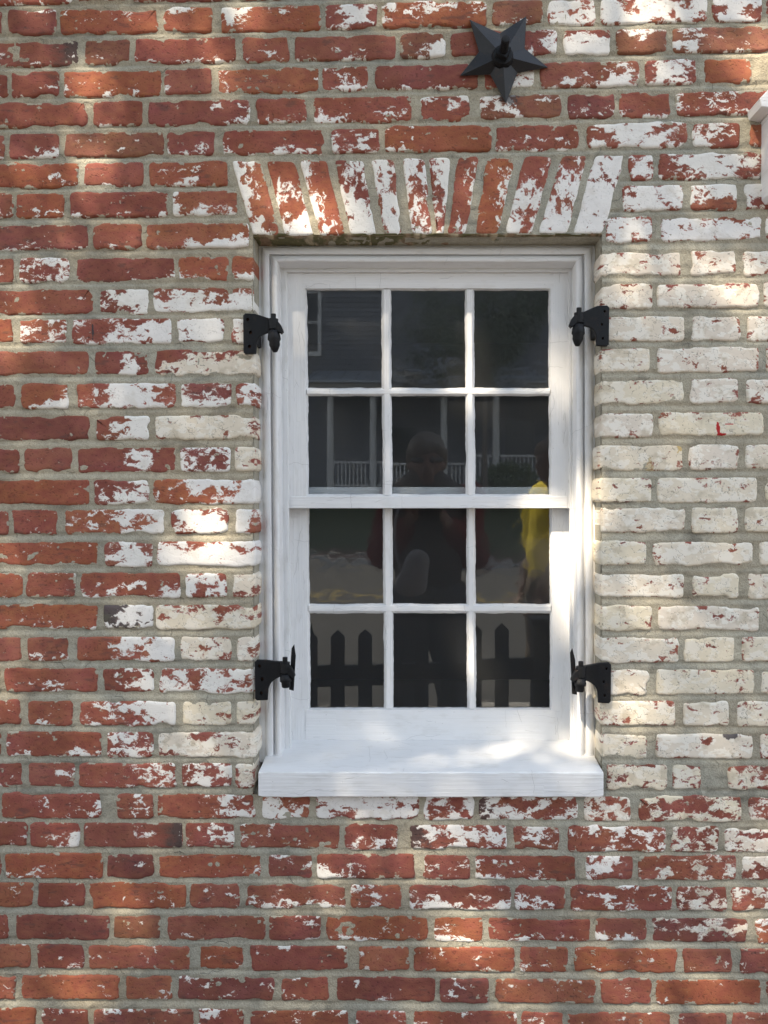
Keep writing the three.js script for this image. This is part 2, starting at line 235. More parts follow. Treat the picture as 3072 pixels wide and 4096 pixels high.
// --- mortar: sandy lime, tileable in metres
const mortarMat = (() => {
  const n = 1024, c = new Uint8Array(n * n * 4), h = new Uint8Array(n * n * 4), T = (f, s) => (x, y) => { // wrap-around noise
    const i = Math.floor(x * f), j = Math.floor(y * f), fx = x * f - i, fy = y * f - j, u = fx * fx * (3 - 2 * fx), v = fy * fy * (3 - 2 * fy), w = k => ((k % f) + f) % f;
    const A = hash2(w(i) + s, w(j) + s), B = hash2(w(i + 1) + s, w(j) + s), C = hash2(w(i) + s, w(j + 1) + s), E = hash2(w(i + 1) + s, w(j + 1) + s);
    return A + (B - A) * u + (C - A) * v + (A - B - C + E) * u * v;
  };
  const a = T(7, 3), b = T(23, 90), d = T(71, 400), e = T(210, 800), g = T(430, 1300);
  for (let j = 0; j < n; j++) for (let i = 0; i < n; i++) {
    const x = i / n, y = j / n, o = 4 * (j * n + i), big = a(x, y), md = b(x, y), sm = d(x, y), s = e(x, y), t = g(x, y);
    const k = 0.70 + 0.16 * big + 0.18 * md + 0.10 * sm + 0.24 * (s - 0.5) + 0.16 * (t - 0.5), sand = s > 0.84 ? 0.70 : 1, stain = smooth(0.62, 0.8, 0.6 * md + 0.4 * big) * 0.22;
    c[o] = enc(0.395 * k * sand * (1 - stain)); c[o + 1] = enc(0.366 * k * sand * (1 - stain)); c[o + 2] = enc(0.290 * k * sand * (1 - stain)); c[o + 3] = 255;
    h[o] = h[o + 1] = h[o + 2] = 255 * clamp(0.2 + 0.22 * sm + 0.3 * s + 0.28 * t); h[o + 3] = 255;
  }
  { const r = rng(61); for (let k = 0; k < 46; k++) { let x = r() * n, y = r() * n, a = (r() < 0.6 ? Math.PI / 2 : 0) + (r() - 0.5); for (let q = 0, L = 25 + r() * 70; q < L; q++) { x += Math.cos(a); y += Math.sin(a); a += (r() - 0.5) * 0.5; const o = 4 * ((((y | 0) % n + n) % n) * n + (((x | 0) % n + n) % n)); for (let m = 0; m < 3; m++) { c[o + m] *= 0.5; h[o + m] = 0; } } } }
  return new THREE.MeshStandardMaterial({ map: texOf(c, n, n, true, true), bumpMap: texOf(h, n, n, false, true), bumpScale: 0.0026, roughness: 0.97 });
})();
const MUV = 1 / 0.55;
const wall = thing('brick_wall', 'old red brick wall in header and stretcher courses with flaking white paint', 'brick wall');
const OPEN = { l: 546, r: 1301, t: 506, b: 1716 };
const courseY = (row, x) => COURSES[row][0] + (COURSES[row][1] - COURSES[row][0]) * (x - 60) / 1540;
function mortarDepth(x, y) {                             // metres behind the brick faces; struck joints lean out towards the course below
  let t = 0.5;
  for (let k = 0; k < COURSES.length - 1; k++) { const a = courseY(k, x) + 26.6, b = courseY(k + 1, x) - 26.6; if (y < b) { t = y > a ? (y - a) / (b - a) : 0.5; break; } }
  const inArch = y > 336 && y < 512 && x > 490 + (y - 340) * 0.28 && x < 1352 - (y - 340) * 0.28;
  if (inArch) t = 0.45;
  const n = fbm(x / 33, y / 24, 3, 0.55) - 0.5, f = vnoise(x / 6.5 + 40, y / 6.5) - 0.5;
  return -0.0066 + 0.0056 * smooth(0.0, 0.8, t) + 0.0044 * n + 0.0014 * f;
}
{ // jointing between the bricks: a rough sheet with the window opening left free
  const x0 = -62, x1 = 1722, y0 = -76, y1 = 2244, s = 4.46, nx = Math.round((x1 - x0) / s), ny = Math.round((y1 - y0) / s), pos = [], uv = [], idx = [];
  const XS = [], YS = [];
  for (let i = 0; i <= nx; i++) XS.push(x0 + (x1 - x0) * i / nx); for (let j = 0; j <= ny; j++) YS.push(y0 + (y1 - y0) * j / ny);
  const snap = (a, v) => { let k = 0; a.forEach((q, i) => { if (Math.abs(q - v) < Math.abs(a[k] - v)) k = i; }); a[k] = v; return k; };
  const il = snap(XS, OPEN.l), ir = snap(XS, OPEN.r), jt = snap(YS, OPEN.t), jb = snap(YS, OPEN.b);
  for (let j = 0; j <= ny; j++) for (let i = 0; i <= nx; i++) { const x = XS[i], y = YS[j]; pos.push(PX(x), PY(y), mortarDepth(x, y)); uv.push(x / 1000 * MUV, -y / 1000 * MUV); }
  for (let j = 0; j < ny; j++) for (let i = 0; i < nx; i++) { if (i >= il && i < ir && j >= jt && j < jb) continue; const a = j * (nx + 1) + i, b = a + 1, c = a + nx + 1, d = c + 1; idx.push(a, c, b, b, c, d); }
  const g = new THREE.BufferGeometry(); g.setAttribute('position', new THREE.Float32BufferAttribute(pos, 3)); g.setAttribute('uv', new THREE.Float32BufferAttribute(uv, 2)); g.setIndex(idx); g.computeVertexNormals();
  const col = []; for (let j = 0; j <= ny; j++) for (let i = 0; i <= nx; i++) { const x = XS[i], y = YS[j], k = 0.80 + 0.42 * fbm(x / 150 + 3, y / 90, 4, 0.6) - 0.30 * smooth(0.60, 0.78, fbm(x / 60 + 90, y / 16, 4, 0.6)), w = 0.96 + 0.10 * vnoise(x / 210, y / 130 + 60); col.push(clamp(k * w, 0, 1.15), k, k * (2 - w) * 0.985); }
  g.setAttribute('color', new THREE.Float32BufferAttribute(col, 3)); const jointMat = mortarMat.clone(); jointMat.vertexColors = true;
  part('mortar', g, jointMat, wall);
  const S = new THREE.Shape(); S.moveTo(-3.2, -0.3); S.lineTo(2.9, -0.3); S.lineTo(2.9, 4.6); S.lineTo(-3.2, 4.6); S.closePath();
  const H = new THREE.Path(), L = PX(OPEN.l) + 0.001, R = PX(OPEN.r) - 0.001, T = PY(OPEN.t) - 0.003, B = PY(OPEN.b) + 0.002; H.moveTo(L, B); H.lineTo(L, T); H.lineTo(R, T); H.lineTo(R, B); H.closePath(); S.holes.push(H);
  const e = new THREE.ExtrudeGeometry(S, { depth: 0.285, bevelEnabled: false }); e.translate(0, 0, -0.297);
  const ep = e.attributes.position, en = e.attributes.normal, eu = e.attributes.uv; for (let i = 0; i < ep.count; i++) { const nx = Math.abs(en.getX(i)), ny = Math.abs(en.getY(i)); eu.setXY(i, (nx > 0.5 ? ep.getZ(i) : ep.getX(i)) * MUV, (ny > 0.5 ? ep.getZ(i) : ep.getY(i)) * MUV); }
  part('wall_core', e, mortarMat, wall);
}
{ // dirty underside of the flat arch: lime, brick dust, moss
  const n = 256, c = new Uint8Array(n * n * 4), h = new Uint8Array(n * n * 4);
  for (let j = 0; j < n; j++) for (let i = 0; i < n; i++) { const o = 4 * (j * n + i), m = smooth(0.46, 0.58, fbm(i / 22, j / 60, 5, 0.62)), e = smooth(0.48, 0.6, fbm(i / 16 + 60, j / 40, 5, 0.6)), g = 0.7 + 0.6 * fbm(i / 5, j / 9, 2), A = [0.42, 0.35, 0.24], B = [0.24, 0.16, 0.10], M = [0.12, 0.110, 0.050]; for (let k = 0; k < 3; k++) c[o + k] = enc(lerp(lerp(A[k], B[k], e), M[k], m) * g); c[o + 3] = 255; h[o] = h[o + 1] = h[o + 2] = 255 * clamp(0.3 * g + 0.4 * m); h[o + 3] = 255; }
  const rows = [], N = 150, Z = [-0.002, -0.0035, -0.014, -0.03, -0.05, -0.085], pos = [], uv = [], idx = [];
  for (let i = 0; i <= N; i++) Z.forEach((z, k) => { const x = lerp(546, 1301, i / N), w = fbm(x / 21, k * 1.7, 3) - 0.5; pos.push(PX(x), PY(k ? 511.5 - 4 * (x - 546) / 755 + (k < 3 ? 9 : 6) * w - 1 : 504), z + (k < 2 ? 0.007 * (fbm(x / 14, 4, 3) - 0.45) : 0)); uv.push(x / 400, (z + k * 0.004) * 3.2); });
  for (let i = 0; i < N; i++) for (let k = 0; k + 1 < Z.length; k++) { const a = i * Z.length + k, b = a + Z.length; idx.push(a, a + 1, b, b, a + 1, b + 1); }
  const g = new THREE.BufferGeometry(); g.setAttribute('position', new THREE.Float32BufferAttribute(pos, 3)); g.setAttribute('uv', new THREE.Float32BufferAttribute(uv, 2)); g.setIndex(idx); g.computeVertexNormals();
  const m = part('arch_soffit', g, new THREE.MeshStandardMaterial({ map: texOf(c, n, n, true, true), bumpMap: texOf(h, n, n, false, true), bumpScale: 0.003, roughness: 1, side: THREE.DoubleSide }), wall); m.userData.label = 'mossy underside of the flat brick arch';
}
function brickGeometry(b) {
  const r = rng(b.seed + 5), q = b.q, out = [], step = 6.5, s1 = r() * 500, s2 = r() * 500;
  const rough = 0.75 + 0.9 * r();
  for (let e = 0; e < 4; e++) {                          // walk the outline: corners rounded, edges worn
    const a = q[e], c = q[(e + 1) % 4], L = Math.hypot(c[0] - a[0], c[1] - a[1]), n = Math.max(4, Math.round(L / step)), tx = (c[0] - a[0]) / L, ty = (c[1] - a[1]) / L, nx = ty, ny = -tx;
    const isJamb = (b.jambL && e === 1) || (b.jambR && e === 3) || (b.arch && e === 2);
    for (let k = 0; k < n; k++) {
      const t = k / n, d = t * L, dc = Math.min(d, L - d), w = (isJamb ? 0.35 : b.arch ? 0.6 : 1) * rough;
      const wear = (vnoise(d / 27 + s1 + e * 60, s2) - 0.55) * 3.8 * w + (vnoise(d / 9.5 + s2 + e * 60, s1) - 0.5) * 3.0 * w + 1.1 - 2.6 * Math.exp(-dc / 3.2) - (vnoise(d / 45 + e * 31 + s1, s2 + 9) > 0.81 ? 3.4 * w : 0);
      const cx = k === 0 ? -0.5 : 0;
      out.push({ x: a[0] + tx * d + nx * wear + (k === 0 ? tx * 1.2 : 0) + cx * 0, y: a[1] + ty * d + ny * wear + (k === 0 ? ty * 1.2 : 0), nx, ny, k });
    }
  }
  const N = out.length;
  const sx = out.map((m, i) => (out[(i + N - 1) % N].x + 2 * m.x + out[(i + 1) % N].x) / 4), sy = out.map((m, i) => (out[(i + N - 1) % N].y + 2 * m.y + out[(i + 1) % N].y) / 4);
  for (let i = 0; i < N; i++) { const m = out[i], p = (i + N - 2) % N, n = (i + 2) % N, tx = sx[n] - sx[p], ty = sy[n] - sy[p], l = Math.hypot(tx, ty); m.x = lerp(m.x, sx[i], 0.6); m.y = lerp(m.y, sy[i], 0.6); m.sx = ty / l; m.sy = -tx / l; }
  const zf = (r() - 0.5) * 0.0032, gx = (r() - 0.5) * 0.004, gy = (r() - 0.5) * 0.012, cx = (q[0][0] + q[2][0]) / 2, cy = (q[0][1] + q[2][1]) / 2;
  const deep = b.jambL || b.jambR ? -0.115 : b.arch ? -0.085 : -0.02;
  const rings = [[0, deep, true], [0, -0.0062, true], [0.5, -0.0038, false], [2.0, -0.0013, false], [4.6, 0, false], [4.6, 0, false, 0.16], [4.6, 0, false, 1]], pos = [], uv = [], idx = [];
  const w = (q[1][0] - q[0][0] + q[2][0] - q[3][0]) / 2, h = (q[3][1] - q[0][1] + q[2][1] - q[1][1]) / 2, half = Math.max(0, Math.abs(w - h) / 2), slant = b.arch ? ((q[3][0] + q[2][0]) - (q[0][0] + q[1][0])) / 2 / h : 0;
  for (const [inset, z, side, pull = 0] of rings) for (const m of out) {
    let x = m.x - m.sx * inset, y = m.y - m.sy * inset;
    if (pull) {                                          // draw the face in towards the brick's middle line
      const my = h > w ? clamp(y, cy - half, cy + half) : cy, mx = h > w ? cx + (my - cy) * slant : clamp(x, cx - half, cx + half);
      x = lerp(x, mx, pull); y = lerp(y, my, pull);
    }
    pos.push(PX(x), PY(y), z + (z > -0.03 ? zf + gx * (x - cx) / 1000 + gy * (y - cy) / 1000 : 0));
    const fold = side ? Math.min(24, -z * 400) : 0;       // the sheet turns the corner and runs inward on the sides
    uv.push((x - m.sx * fold - TX0) / TWM, (y - m.sy * fold - TY0) / THM);
  }
  for (let k = 0; k + 1 < rings.length; k++) for (let i = 0; i < N; i++) { const a = k * N + i, c = k * N + (i + 1) % N, d = a + N, e = c + N; idx.push(a, d, c); const same = pos[3 * d] === pos[3 * e] && pos[3 * d + 1] === pos[3 * e + 1]; if (!same) idx.push(c, d, e); }
  const g = new THREE.BufferGeometry(); g.setAttribute('position', new THREE.Float32BufferAttribute(pos, 3)); g.setAttribute('uv', new THREE.Float32BufferAttribute(uv, 2)); g.setIndex(idx); g.computeVertexNormals();
  const nn = g.attributes.normal; for (let i = (rings.length - 1) * N; i < nn.count; i++) nn.setXYZ(i, 0, 0, 1);
  return g;
}
bricks.forEach((b, i) => part(b.arch ? 'arch_brick' : 'brick', brickGeometry(b), brickMat, wall));
{ // the wall goes on beyond the stretch in view
  const r = rng(90), list = [], col = [];
  const end = COURSES.length - 1, level = (row, x) => row < 0 ? courseY(0, x) + row * 67.2 : row > end ? courseY(end, x) + (row - end) * 67.4 : courseY(row, x);
  for (let row = -36; row < 42; row++) for (const [a, b, ref] of row < 0 || row > end ? [[-2250, 3700, 830]] : [[-2250, -72, -66], [1733, 3700, 1726]]) {
    const y = level(row, ref); if (PY(y) < -0.1 || PY(y) > 4.5) continue;
    let x = a + (row % 2 ? 0 : 60);
    for (let k = 0; x < b - 30; k++) {
      const w = Math.min((k % 2 ? 101 : 213) + (r() - 0.5) * 8, b - x);
      if (PX(x) > -3.15 && PX(x + w) < 2.85) {
        const g = box(PX(x), PX(x + w), PY(y + 26.5), PY(y - 26.5), -0.03, (r() - 0.5) * 0.003, 0.004), n = g.attributes.position.count, c = new Float32Array(n * 3), p = r() < 0.16 ? 1 : 0, t = 0.85 + 0.3 * r();
        for (let i = 0; i < n; i++) { c[3 * i] = p ? 0.62 : 0.235 * t; c[3 * i + 1] = p ? 0.58 : 0.071 * t; c[3 * i + 2] = p ? 0.52 : 0.047 * t; }
        g.deleteAttribute('uv'); g.setAttribute('color', new THREE.BufferAttribute(c, 3)); list.push(g);
      }
      x += w + 13.5;
    }
  }
  const m = part('brick_field', mergeGeometries(list), new THREE.MeshStandardMaterial({ vertexColors: true, roughness: 0.93 }), wall); m.userData.kind = 'stuff';
}

// ------------------------------------------------------------------ painted joinery
function paintTexture(seed, dirtAmount, cracks) {       // white oil paint on wood, grain along u
  const n = 1024, c = new Uint8Array(n * n * 4), h = new Uint8Array(n * n * 4), dark = new Float32Array(n * n), r = rng(seed);
  const dab = (x, y, a) => { const i = ((Math.round(x) % n) + n) % n, j = ((Math.round(y) % n) + n) % n; dark[j * n + i] = Math.max(dark[j * n + i], a); };
  for (let k = 0; k < cracks; k++) { let x = r() * n, y = r() * n, a = (r() < 0.82 ? 0 : Math.PI / 2) + (r() - 0.5) * 0.25; const L = 20 + r() * r() * 220, s = 0.25 + 0.6 * r(); for (let q = 0; q < L; q++) { x += Math.cos(a); y += Math.sin(a); a += (r() - 0.5) * 0.35; a -= (a > 0.9 ? a - Math.PI / 2 : a) * 0.06; dab(x, y, s * Math.min(1, q / 6, (L - q) / 10)); } }
  for (let k = 0; k < cracks * 0.5; k++) { const x = r() * n, y = r() * n, w = 0.6 + r() * 1.6; for (let a = -2; a <= 2; a++) for (let b = -2; b <= 2; b++) if (a * a + b * b <= w * w) dab(x + a, y + b, 0.45); }
  for (let j = 0; j < n; j++) for (let i = 0; i < n; i++) {
    const o = 4 * (j * n + i), wrap = Math.min(1, Math.min(i, n - i) / 40, Math.min(j, n - j) / 40);
    const grain = fbm(i / 190 + seed, j / 5.5, 4, 0.55), cloud = fbm(i / 120 + seed, j / 90, 4, 0.55) * wrap + 0.5 * (1 - wrap), dirt = smooth(0.56, 0.8, fbm(i / 60 + 50, j / 22 + seed, 4, 0.6)) * wrap * dirtAmount, k = (0.955 + 0.05 * grain + 0.06 * (cloud - 0.5)) * (1 - 0.50 * dark[j * n + i]);
    c[o] = enc(lerp(0.775, 0.52, dirt) * k); c[o + 1] = enc(lerp(0.775, 0.50, dirt) * k); c[o + 2] = enc(lerp(0.772, 0.45, dirt) * k); c[o + 3] = 255;
    h[o] = h[o + 1] = h[o + 2] = 255 * clamp(0.35 + 0.42 * grain + 0.18 * cloud - 0.5 * dark[j * n + i]); h[o + 3] = 255;
  }
  return new THREE.MeshPhysicalMaterial({ map: texOf(c, n, n, true, true), bumpMap: texOf(h, n, n, false, true), bumpScale: 0.0017, roughness: 0.50, specularIntensity: 0.8 });
}
const paintSash = paintTexture(21, 0.16, 210), paintCasing = paintTexture(33, 0.30, 100), paintSill = paintTexture(57, 0.22, 90);
const PUV = 1 / 0.62;
// window joinery leans slightly: pieces lower down stand a little to the right
const lean = (x, y) => (y - 650) * (0.0078 - 0.0037 * (x - 662) / 522);
const WX = (x, y, z) => PX(x + lean(x, y), z), WY = (y, z) => PY(y, z);
function strip(rows, closed, mapUV) {                   // rows: list of sections, each a list of [x,y,z] points; joins consecutive sections
  const n = rows[0].length, pos = [], uv = [], idx = [];
  rows.forEach((row, a) => row.forEach((p, b) => { pos.push(...p); uv.push(...mapUV(a, b, p)); }));
  for (let a = 0; a + 1 < rows.length; a++) for (let b = 0; b < n - (closed ? 0 : 1); b++) { const i = a * n + b, j = a * n + (b + 1) % n, k = i + n, l = j + n; idx.push(i, k, j, j, k, l); }
  const g = new THREE.BufferGeometry(); g.setAttribute('position', new THREE.Float32BufferAttribute(pos, 3)); g.setAttribute('uv', new THREE.Float32BufferAttribute(uv, 2)); g.setIndex(idx);
  return g;
}
function crease(g, angle = 0.6) {                        // split normals at sharp edges
  const q = g.toNonIndexed(), p = q.attributes.position, n = p.count, fn = [], map = new Map(), key = i => `${Math.round(p.getX(i) * 1e5)},${Math.round(p.getY(i) * 1e5)},${Math.round(p.getZ(i) * 1e5)}`;
  const a = new THREE.Vector3(), b = new THREE.Vector3(), c = new THREE.Vector3();
  for (let i = 0; i < n; i += 3) { a.fromBufferAttribute(p, i); b.fromBufferAttribute(p, i + 1); c.fromBufferAttribute(p, i + 2); const f = b.clone().sub(a).cross(c.clone().sub(a)); fn.push(f); for (let k = 0; k < 3; k++) { const s = key(i + k); (map.get(s) || map.set(s, []).get(s)).push(fn.length - 1); } }
  const unit = fn.map(f => f.clone().normalize()), out = new Float32Array(n * 3), lim = Math.cos(angle);
  for (let i = 0; i < n; i++) { const me = Math.floor(i / 3), s = new THREE.Vector3(); for (const f of map.get(key(i))) if (unit[f].dot(unit[me]) > lim) s.add(fn[f]); s.normalize(); out[3 * i] = s.x; out[3 * i + 1] = s.y; out[3 * i + 2] = s.z; }
  q.setAttribute('normal', new THREE.BufferAttribute(out, 3)); return q;
}
const win = thing('sash_window', 'white painted twelve pane sash window set in the brick wall', 'window');
{ // moulded casing on three sides, mitred at the top corners
  const Z = [-0.072, -0.066, -0.0645, -0.0585, -0.0555, -0.0545, -0.0570, -0.0670, -0.0660, -0.0570, -0.0540, -0.0540, -0.0560, -0.0600, -0.0960, -0.0968, -0.0945, -0.0945, -0.0970, -0.1250, -0.1700];
  const XL = [544, 555, 565, 567, 571, 577, 582, 584, 586, 588, 592, 596, 599, 601, 606.5, 608, 611, 619, 621, 622, 622];
  const XR = [1302, 1290, 1280, 1278, 1274, 1268, 1263, 1261, 1259, 1257, 1253, 1249, 1245, 1243, 1236, 1234.5, 1232, 1229, 1228, 1227, 1227];
  const YH = [516, 530, 533, 535, 539, 545, 549, 551, 552.5, 554.5, 558, 562, 565, 567, 580, 581.5, 584, 587, 588.5, 590, 590];
  const wob = (a, b) => 0.0009 * (vnoise(a * 0.6 + b * 13.7, b * 5.1) - 0.5), NS = 46, yb = 1640;
  const prof = []; let acc = 0; Z.forEach((z, i) => { if (i) acc += Math.hypot((XL[i] - XL[i - 1]) / 1000, z - Z[i - 1]); prof.push(acc); });
  const side = (X, dir) => { const rows = []; for (let s = 0; s <= NS; s++) rows.push(Z.map((z, i) => { const y = lerp(YH[i], yb + (i > 13 ? -12 : 6), s / NS); return [WX(X[i], y, z) + wob(s, i + dir * 40), WY(y, z), z + wob(s + 90, i + dir * 70)]; })); return crease(strip(rows, false, (a, b) => [a / NS * 1.1 * PUV, prof[b] * PUV + 0.3 * dir]), 0.9); };
  part('jamb_casing', side(XL, 0), paintCasing, win); part('jamb_casing', side(XR, 1), paintCasing, win);
  const rows = []; for (let s = 0; s <= 30; s++) rows.push(Z.map((z, i) => { const y = YH[i], a = WX(XL[i], y, z), b = WX(XR[i], y, z), t = s / 30, e = s % 30 ? 1 : 0; return [lerp(a, b, t), WY(y, z) + e * wob(s + 300, i), z + e * wob(s + 400, i)]; }));
  part('head_casing', crease(strip(rows, false, (a, b) => [a / 30 * 0.75 * PUV, prof[b] * PUV + 0.55]), 0.9), paintCasing, win);
}
{ // sloping sill
  const top = z => EYE - lerp(0.570, 0.5525, (0.03 - z) / 0.17), P = [[-0.17, 0.885], [-0.0105, 0.8805], [0.028, 0.8785], [0.0302, 0.8808], [0.0306, 0.9275], [0.0290, 0.9300], [0.0262, 0.9309]];
  for (const z of [0.0, -0.04, -0.08, -0.12, -0.17]) P.push([z, top(z) + 0.0012]);
  P[3][1] = EYE - (1722 - FY) / 1000 * 0.9825 + 0.002; P[2][1] = P[3][1] - 0.0022; P[4][1] = EYE - (1671 - FY) / 1000 * 0.9825; P[5][1] = P[4][1] + 0.0024; P[6][1] = P[4][1] + 0.0034; P[1][1] = P[3][1] + 0.001; P[0][1] = P[1][1] + 0.004;
  const rows = [], n = 70, a = PX(558, 0.03), b = PX(1304, 0.03); let acc = 0; const pf = P.map((p, i) => acc += i ? Math.hypot(p[0] - P[i - 1][0], p[1] - P[i - 1][1]) : 0);
  for (let s = 0; s <= n; s++) { const end = s === 0 || s === n ? 0.0015 : 0; rows.push(P.map(([z, y], i) => [lerp(a, b, s / n) + (end ? (s ? -1 : 1) * 0 : 0), y + 0.0012 * (vnoise(s * 0.45 + i * 9, i * 3.3) - 0.5) - (i > 3 ? end : -end), z + (i > 1 && i < 7 ? 0.0016 * (vnoise(s * 0.5 + 50, i * 2.1) - 0.5) - end : 0)])); }
  const body = crease(strip(rows, true, (q, w) => [q / n * 0.75 * PUV, pf[w] * PUV]), 0.7);
  const cap = (row, flip) => { const S = new THREE.ShapeGeometry(new THREE.Shape(row.map(p => new THREE.Vector2(p[2], p[1])))); const p = S.attributes.position; for (let i = 0; i < p.count; i++) p.setXYZ(i, row[0][0], p.getY(i), p.getX(i)); S.computeVertexNormals(); const m = S.attributes.normal; for (let i = 0; i < m.count; i++) m.setXYZ(i, flip, 0, 0); return S; };
  part('sill', merge([body, cap(rows[0], -1), cap(rows[n], 1)]), paintSill, win);
}
// bars of the sashes; on a glass side the putty runs down to the pane with a hand-cut ragged edge
function bar(vertical, a0, a1, c0, c1, z, zg, g0, g1, seed, back = 0.034) {
  const n = Math.max(6, Math.round(Math.abs(a1 - a0) / 7)), rows = [], r = (k, m) => vnoise(k * 0.23 + seed * 31.7, seed * 3.1 + m * 17) - 0.5, rr = (k, m) => vnoise(k * 1.9 + seed * 11, m * 23 + seed) - 0.5;
  for (let k = 0; k <= n; k++) {
    const a = lerp(a0, a1, k / n), e0 = g0 ? r(k, 1) * 2.0 + rr(k, 2) * 1.1 : 0, e1 = g1 ? r(k, 3) * 2.0 + rr(k, 4) * 1.1 : 0, w = (c1 - c0) < 30 ? 5.5 : 5.5;
    const f0 = c0 + (g0 ? w + r(k, 5) * 1.6 : 0.8), f1 = c1 - (g1 ? w + r(k, 6) * 1.6 : 0.8), zz = z + 0.0011 * r(k, 7), zl = zg + 0.0016;
    const S = [[c0 + e0, z - back], [c0 + e0, g0 ? zl - 0.0008 : z - 0.002], [lerp(c0 + e0, f0, 0.35), g0 ? lerp(zl, zz, 0.5) : z - 0.0008], [f0, zz], [(f0 + f1) / 2, zz + 0.0004], [f1, zz], [lerp(c1 + e1, f1, 0.35), g1 ? lerp(zl, zz, 0.5) : z - 0.0008], [c1 + e1, g1 ? zl - 0.0008 : z - 0.002], [c1 + e1, z - back]];
    rows.push(S.map(([c, d]) => vertical ? [WX(c, a, d), WY(a, d), d] : [WX(a, c, d), WY(c, d), d]));
  }
  if (!vertical) rows.forEach(x => x.reverse());
  const g = crease(strip(rows, true, (q, w, p) => [(vertical ? p[1] : p[0]) * PUV + seed * 0.137, (vertical ? p[0] : p[1]) * PUV + (w === 0 || w === 8 ? 0.03 : 0) + seed * 0.29]), 0.5);
  return g;
}
const glassMat = (() => {                                // old drawn glass: faint waves
  return [0, 1, 2, 3].map(k => {
    const n = 256, h = new Uint8Array(n * n * 4), amp = [0.06, 1.0, 0.42, 0.55][k];
    for (let j = 0; j < n; j++) for (let i = 0; i < n; i++) { const o = 4 * (j * n + i), v = 0.5 + amp * 0.5 * (fbm(i / 60 + k * 20, j / 46 + k * 7, 3, 0.42) - 0.5) + 0.3 * amp * (vnoise(i / 120 + 5 * k, j / 30) - 0.5); h[o] = h[o + 1] = h[o + 2] = 255 * clamp(v); h[o + 3] = 255; }
    return new THREE.MeshPhysicalMaterial({ color: 0xeceeef, transmission: 0.984, thickness: 0, roughness: 0.0, ior: 1.74, bumpMap: texOf(h, n, n, false), bumpScale: 0.0011 });
  });
})();
function sash(name, z, rowsY, outer, meeting, seedBase, label) {
  const g = new THREE.Group(); g.name = name; g.userData.label = label; win.add(g);
  const zg = z - 0.013, cols = [[664, 823.5], [845, 1004], [1024.5, 1184]];
  const [yT, yB] = outer, left = 620.5, right = 1229;
  part('stile', bar(true, yT, yB, left, 664, z, zg, false, true, seedBase + 1), paintSash, g);
  part('stile', bar(true, yT, yB, 1184, right, z, zg, true, false, seedBase + 2), paintSash, g);
  part(meeting ? 'top_rail' : 'hidden_meeting_rail', bar(false, 653, 1196, yT, rowsY[0][0], z + 0.0005, zg, false, true, seedBase + 3), paintSash, g);
  part(meeting ? 'meeting_rail' : 'bottom_rail', bar(false, meeting ? 626 : 653, meeting ? 1223 : 1196, rowsY[1][1], yB, z + (meeting ? 0.0012 : 0.0005), zg, true, false, seedBase + 4), paintSash, g);
  for (const [k, x] of [[0, [823.5, 845]], [1, [1004, 1024.5]]]) for (let q = 0; q < 2; q++) part('muntin', bar(true, rowsY[q][0] - (q ? 8 : 3), rowsY[q][1] + (q ? 3 : 8), x[0], x[1], z - 0.0012, zg, true, true, seedBase + 5 + k * 2 + q, 0.03), paintSash, g);
  part('muntin', bar(false, 661, 1187, rowsY[0][1], rowsY[1][0], z - 0.0004, zg, true, true, seedBase + 11, 0.03), paintSash, g);
  const rr = rng(seedBase * 7 + 3);
  for (let q = 0; q < 2; q++) cols.forEach(([a, b], k) => {
    const x0 = WX(a - 6, rowsY[q][0], zg), x1 = WX(b + 7, rowsY[q][1], zg), y0 = WY(rowsY[q][1] + 6, zg), y1 = WY(rowsY[q][0] - 6, zg);
    const p = box(-(x1 - x0) / 2, (x1 - x0) / 2, -(y1 - y0) / 2, (y1 - y0) / 2, -0.0015, 0.0015);
    const m = part('pane', p, glassMat[[[0, 1, 2], [0, 0, 0], [3, 0, 3], [0, 0, 0]][(meeting ? 0 : 2) + q][k]], g);
    m.position.set((x0 + x1) / 2, (y0 + y1) / 2, zg); m.rotation.set((rr() - 0.5) * 0.006, (rr() - 0.5) * 0.006, 0);
  });
}
sash('upper_sash', -0.104, [[628, 838], [856, 1067]], [587.5, 1098], true, 1, 'outer upper sash of six panes');
sash('lower_sash', -0.144, [[1078, 1304], [1325, 1528]], [1052, 1604], false, 20, 'lower sash set back behind the upper one');

// ------------------------------------------------------------------ the dark room behind the glass
{
  const plaster = mat(0.46, 0.43, 0.38, 0.95), boards = mat(0.22, 0.13, 0.08, 0.6), lime = mat(0.62, 0.60, 0.56, 0.95), z0 = -5.2, z1 = -0.298;
  structure('room_wall', box(-2.6, 2.6, -0.1, 2.9, z0 - 0.1, z0), plaster); structure('room_wall', box(-2.7, -2.6, -0.1, 2.9, z0, z1), plaster); structure('room_wall', box(2.6, 2.7, -0.1, 2.9, z0, z1), plaster);
  structure('room_floor', box(-2.7, 2.7, -0.2, -0.1, z0, z1), boards); structure('room_ceiling', box(-2.7, 2.7, 2.9, 3.0, z0, z1), lime);
}

